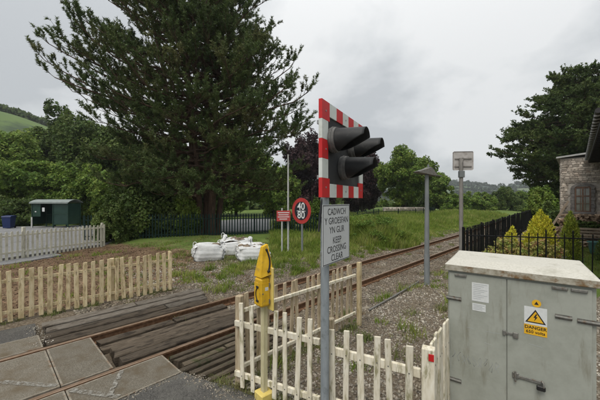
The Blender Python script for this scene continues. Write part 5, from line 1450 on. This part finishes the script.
def on_road(x, y):
    u, v = toUV(x, y)
    return ((v < 4.02) & (u < 1.9)) | ((v < 3.2) & (0.447 * x + 0.894 * y < 3.05)) | ((u < 0.68) & (v < 7.75))
# ballast along the track, thinning with distance
def sample_uv(n, u0, u1, v0, v1, pw=1.6):
    u = u0 + (u1 - u0) * rng.uniform(0, 1, n) ** pw; v = rng.uniform(v0, v1, n)
    x = u * D[0] + v * NV[0]; y = u * D[1] + v * NV[1]
    return x, y, u, v
x, y, u, v = sample_uv(33000, 1.3, 26, 3.3, 7.9, 1.7)
near_r = (np.abs(v - V_NEAR) < 0.09) | (np.abs(v - V_FAR) < 0.09)
guard = (u < 3.85) & (((v > 3.4) & (v < 6.15)) | ((v > 6.3) & (v < 7.45)))
k = inview(x, y) & ~near_r & ~guard & ~on_road(x, y)
x, y, u = x[k], y[k], u[k]
stones('ballast', x, y, rng.uniform(0.016, 0.034, len(x)) * (1 + 0.02 * u), M['ballast'], 300)
x, y, u, v = sample_uv(30000, 2.2, 18, -1.0, 3.35, 1.6)
k = inview(x, y) & ~on_road(x, y) & ~((v < 2.5) & (u > 10.2)) & (rng.uniform(0, 1, len(x)) < 0.35 + 0.65 * smooth(wob(x, y, 1.3), 0.5, -0.1))
x, y, u = x[k], y[k], u[k]
stones('gravel', x, y, rng.uniform(0.010, 0.026, len(x)) * (1 + 0.03 * u), M['gravel'], 301)
x, y, u, v = sample_uv(17000, 3.0, 18, 7.3, 11.5, 1.3)
k = inview(x, y) & (grassy(x, y) < 0.5) & (rng.uniform(0, 1, len(x)) < 1.1 - smooth(v, 8, 11.5)) & ~((v > 7.7) & (v < 8.05) & (u < 3.4))
x, y, u = x[k], y[k], u[k]
stones('gravel', x, y, rng.uniform(0.014, 0.032, len(x)), M['gravel'], 302)

gx = []
for a, b, c in ((XY(1.95, 3.90), (-0.86, 3.70), 260), ((-0.86, 3.72), (0.3, 3.05), 260), ((0.3, 3.05), (1.2, 2.6), 160), (XY(0.5, 3.96), XY(1.9, 3.96), 200), (XY(0.75, 6.4), XY(0.70, 7.5), 160)):
    a = np.array(a); b = np.array(b)
    for q in rng.uniform(0, 1, c):
        gx.append(a + (b - a) * q + np.array([-0.04, -0.06]) * abs(rng.normal(0, 1.2)) + rng.normal(0, 0.03, 2))
gx = np.array(gx)
stones('grit', gx[:, 0], gx[:, 1], rng.uniform(0.004, 0.014, len(gx)), M['gravel'], 303, zf=lambda x, y: 0 * x - 0.004)

def blades(name, X, Y, h, w, m, seed, lean=0.35):
    g = np.random.default_rng(seed); n = len(X)
    a = g.uniform(0, 6.28, n); Zb = gz(X, Y) - 0.01
    sx, sy = np.cos(a) * w, np.sin(a) * w
    lx, ly = g.normal(0, lean, n) * h, g.normal(0, lean, n) * h
    B1 = np.stack([X - sx, Y - sy, Zb], 1); B2 = np.stack([X + sx, Y + sy, Zb], 1)
    Md = np.stack([X + lx * 0.35, Y + ly * 0.35, Zb + h * 0.6], 1)
    s2 = np.stack([sx * 0.7, sy * 0.7, 0 * sx], 1)
    Tp = np.stack([X + lx, Y + ly, Zb + h], 1)
    V = np.stack([B1, B2, Md + s2, Tp, Md - s2], 1).reshape(-1, 3)
    i = np.arange(n)[:, None] * 5
    F = np.concatenate([i + np.array([[0, 1, 2]]), i + np.array([[0, 2, 4]]), i + np.array([[4, 2, 3]])])
    return stuff(obj(name, np_mesh(name, V, F, m)))
# tall verge grass
n = 150000
Y = 9.0 + 38 * rng.uniform(0, 1, n) ** 1.5; X = Y * rng.uniform(-0.10, 0.78, n)
u, v = toUV(X, Y)
k = (grassy(X, Y) > rng.uniform(0.25, 0.9, n)) & (v > 7.5 - 0.65 * smooth(u, 12, 17) + 0.0009 * np.clip(u - 12, 0, None) ** 2)
X, Y, v = X[k], Y[k], v[k]
hh = (0.14 + 0.66 * smooth(v, 7.9, 10.0)) * rng.uniform(0.5, 1.15, len(X)) * (0.8 + 0.35 * wob(X, Y, 0.9))
hh = hh * (0.42 + 0.58 * smooth(X - 0.10 * (Y - 13), 0.9, 2.4))
blades('tall_grass', X, Y, np.clip(hh, 0.06, 0.8), 0.006 + 0.0007 * Y, M['grass'], 310)
n = 15000
a = rng.uniform(0, 6.28, n); q = rng.uniform(0, 1, n) ** 0.6
X = 3.9 + 2.9 * q * np.cos(a); Y = 17.3 + 2.2 * q * np.sin(a)
blades('bank_grass', X, Y, (1.75 - 1.25 * q ** 1.5) * rng.uniform(0.55, 1.1, n) * (0.8 + 0.4 * wob(X, Y, 2.0)), 0.020 + 0 * X, M['grass'], 316, 0.28)
# low weeds and tufts in gravel and along edges
n = 1100
cx, cy, cu, cv = sample_uv(n, 2.0, 20, -1.0, 12.5, 1.3)
k = inview(cx, cy) & ~on_road(cx, cy) & (rng.uniform(0, 1, n) < 0.25 + 0.75 * (grassy(cx, cy) > 0.18)) & ~((cv > 3.9) & (cv < 6.95) & (rng.uniform(0, 1, n) < 0.75))
cx, cy = cx[k], cy[k]
per = 44
X = np.repeat(cx, per) + rng.normal(0, 0.09, len(cx) * per); Y = np.repeat(cy, per) + rng.normal(0, 0.09, len(cx) * per)
hs = np.repeat(rng.uniform(0.04, 0.15, len(cx)), per) * rng.uniform(0.5, 1.2, len(X))
blades('weeds', X, Y, hs, 0.0045 + 0.0005 * Y, M['grass_seed'], 311, 0.6)
n = 520
cx, cy, cu, cv = sample_uv(n, 4.0, 22, 7.0, 9.2, 1.2)
cx2, cy2, cu2, cv2 = sample_uv(90, 2.6, 14, 0.4, 3.6, 1.2)
cx = np.concatenate([cx, cx2]); cy = np.concatenate([cy, cy2]); cu = np.concatenate([cu, cu2])
k = inview(cx, cy) & ~on_road(cx, cy) & (rng.uniform(0, 1, len(cx)) < smooth(cu, 2.5, 8) * 0.8 + 0.2)
cx, cy = cx[k], cy[k]; per = 40
X = np.repeat(cx, per) + rng.normal(0, 0.08, len(cx) * per); Y = np.repeat(cy, per) + rng.normal(0, 0.08, len(cx) * per)
blades('weeds', X, Y, np.repeat(rng.uniform(0.06, 0.30, len(cx)), per) * rng.uniform(0.4, 1.2, len(X)), 0.005 + 0.0005 * Y, M['grass'], 315, 0.5)
# weeds along the fence feet and the asphalt edge
ed = []
for a, b, c in (((-0.95, 3.85), (1.15, 2.75), 46), ((-0.75, 3.85), (1.03, 5.6), 40), (XY(1.95, 3.98), (-0.85, 3.82), 14), ((-6.2, 5.15), (-3.3, 7.9), 40), ((1.2, 2.85), (1.62, 3.35), 12)):
    a = np.array(a); b = np.array(b)
    for q in rng.uniform(0, 1, c):
        ed.append(a + (b - a) * q + rng.normal(0, 0.05, 2))
ed = np.array(ed); per = 36
X = np.repeat(ed[:, 0], per) + rng.normal(0, 0.045, len(ed) * per); Y = np.repeat(ed[:, 1], per) + rng.normal(0, 0.045, len(ed) * per)
blades('weeds', X, Y, np.repeat(rng.uniform(0.04, 0.13, len(ed)), per) * rng.uniform(0.5, 1.2, len(X)), 0.0045 + 0 * X, M['grass_seed'], 312, 0.6)
# leaf litter on the bank behind the cream fence
x, y, u, v = sample_uv(30000, -1.0, 9.0, 8.1, 17.0, 1.0)
k = inview(x, y, 1.05) & (rng.uniform(0, 1, len(x)) < 1 - 0.8 * smooth(u + 0.3 * wob(x, y), 4.0, 7.0))
x, y = x[k], y[k]
C = np.stack([x, y, gz(x, y) + 0.012], 1)
nr = np.tile(np.array([[0, 0, 1.0]]), (len(C), 1))
stuff(obj('leaf_litter', leaves(C, rng.uniform(0.012, 0.032, len(C)), nr, 0.6, 0.6, 'leaf_litter', M['litter'])))
# sparse ground plants in the litter
n = 60
cx, cy, cu, cv = sample_uv(n, 0.5, 9, 8.3, 16.0, 1.0)
per = 40
X = np.repeat(cx, per) + rng.normal(0, 0.13, n * per); Y = np.repeat(cy, per) + rng.normal(0, 0.13, n * per)
blades('ground_plants', X, Y, np.repeat(rng.uniform(0.06, 0.22, n), per) * rng.uniform(0.5, 1.2, n * per), 0.010 + 0 * X, M['grass'], 313, 0.6)
# lawn grass
n = 30000
X = rng.uniform(5.4, 14, n); Y = rng.uniform(8.3, 16.5, n)
k = (np.abs((X - 5.4) * 0.3 + 9.4 - Y) >= 0) & (Y < 9.6 + (X - 5.4) * 0.92) & (Y > 9.2 - (X - 5.4) * 0.3)
blades('lawn_grass', X[k], Y[k], rng.uniform(0.07, 0.13, k.sum()), 0.006 + 0 * X[k], M['grass'], 314, 0.4)

# ------------------------------------------------------------------ the damp air between here and the far hills
hz = MB().box(-1700, 1700, -1700, 1700, -4, 75).build('haze', M['mortar'])
hm = bpy.data.materials.new('haze'); hm.use_nodes = True
ht_ = hm.node_tree; ht_.nodes.clear()
ho_ = N('ShaderNodeOutputMaterial', ht_); hv_ = N('ShaderNodeVolumePrincipled', ht_)
hv_.inputs['Color'].default_value = (0.86, 0.90, 0.94, 1); hv_.inputs['Density'].default_value = 0.00036; hv_.inputs['Anisotropy'].default_value = 0.2
ht_.links.new(hv_.outputs[0], ho_.inputs['Volume'])
hz.data.materials.clear(); hz.data.materials.append(hm)
stuff(hz)
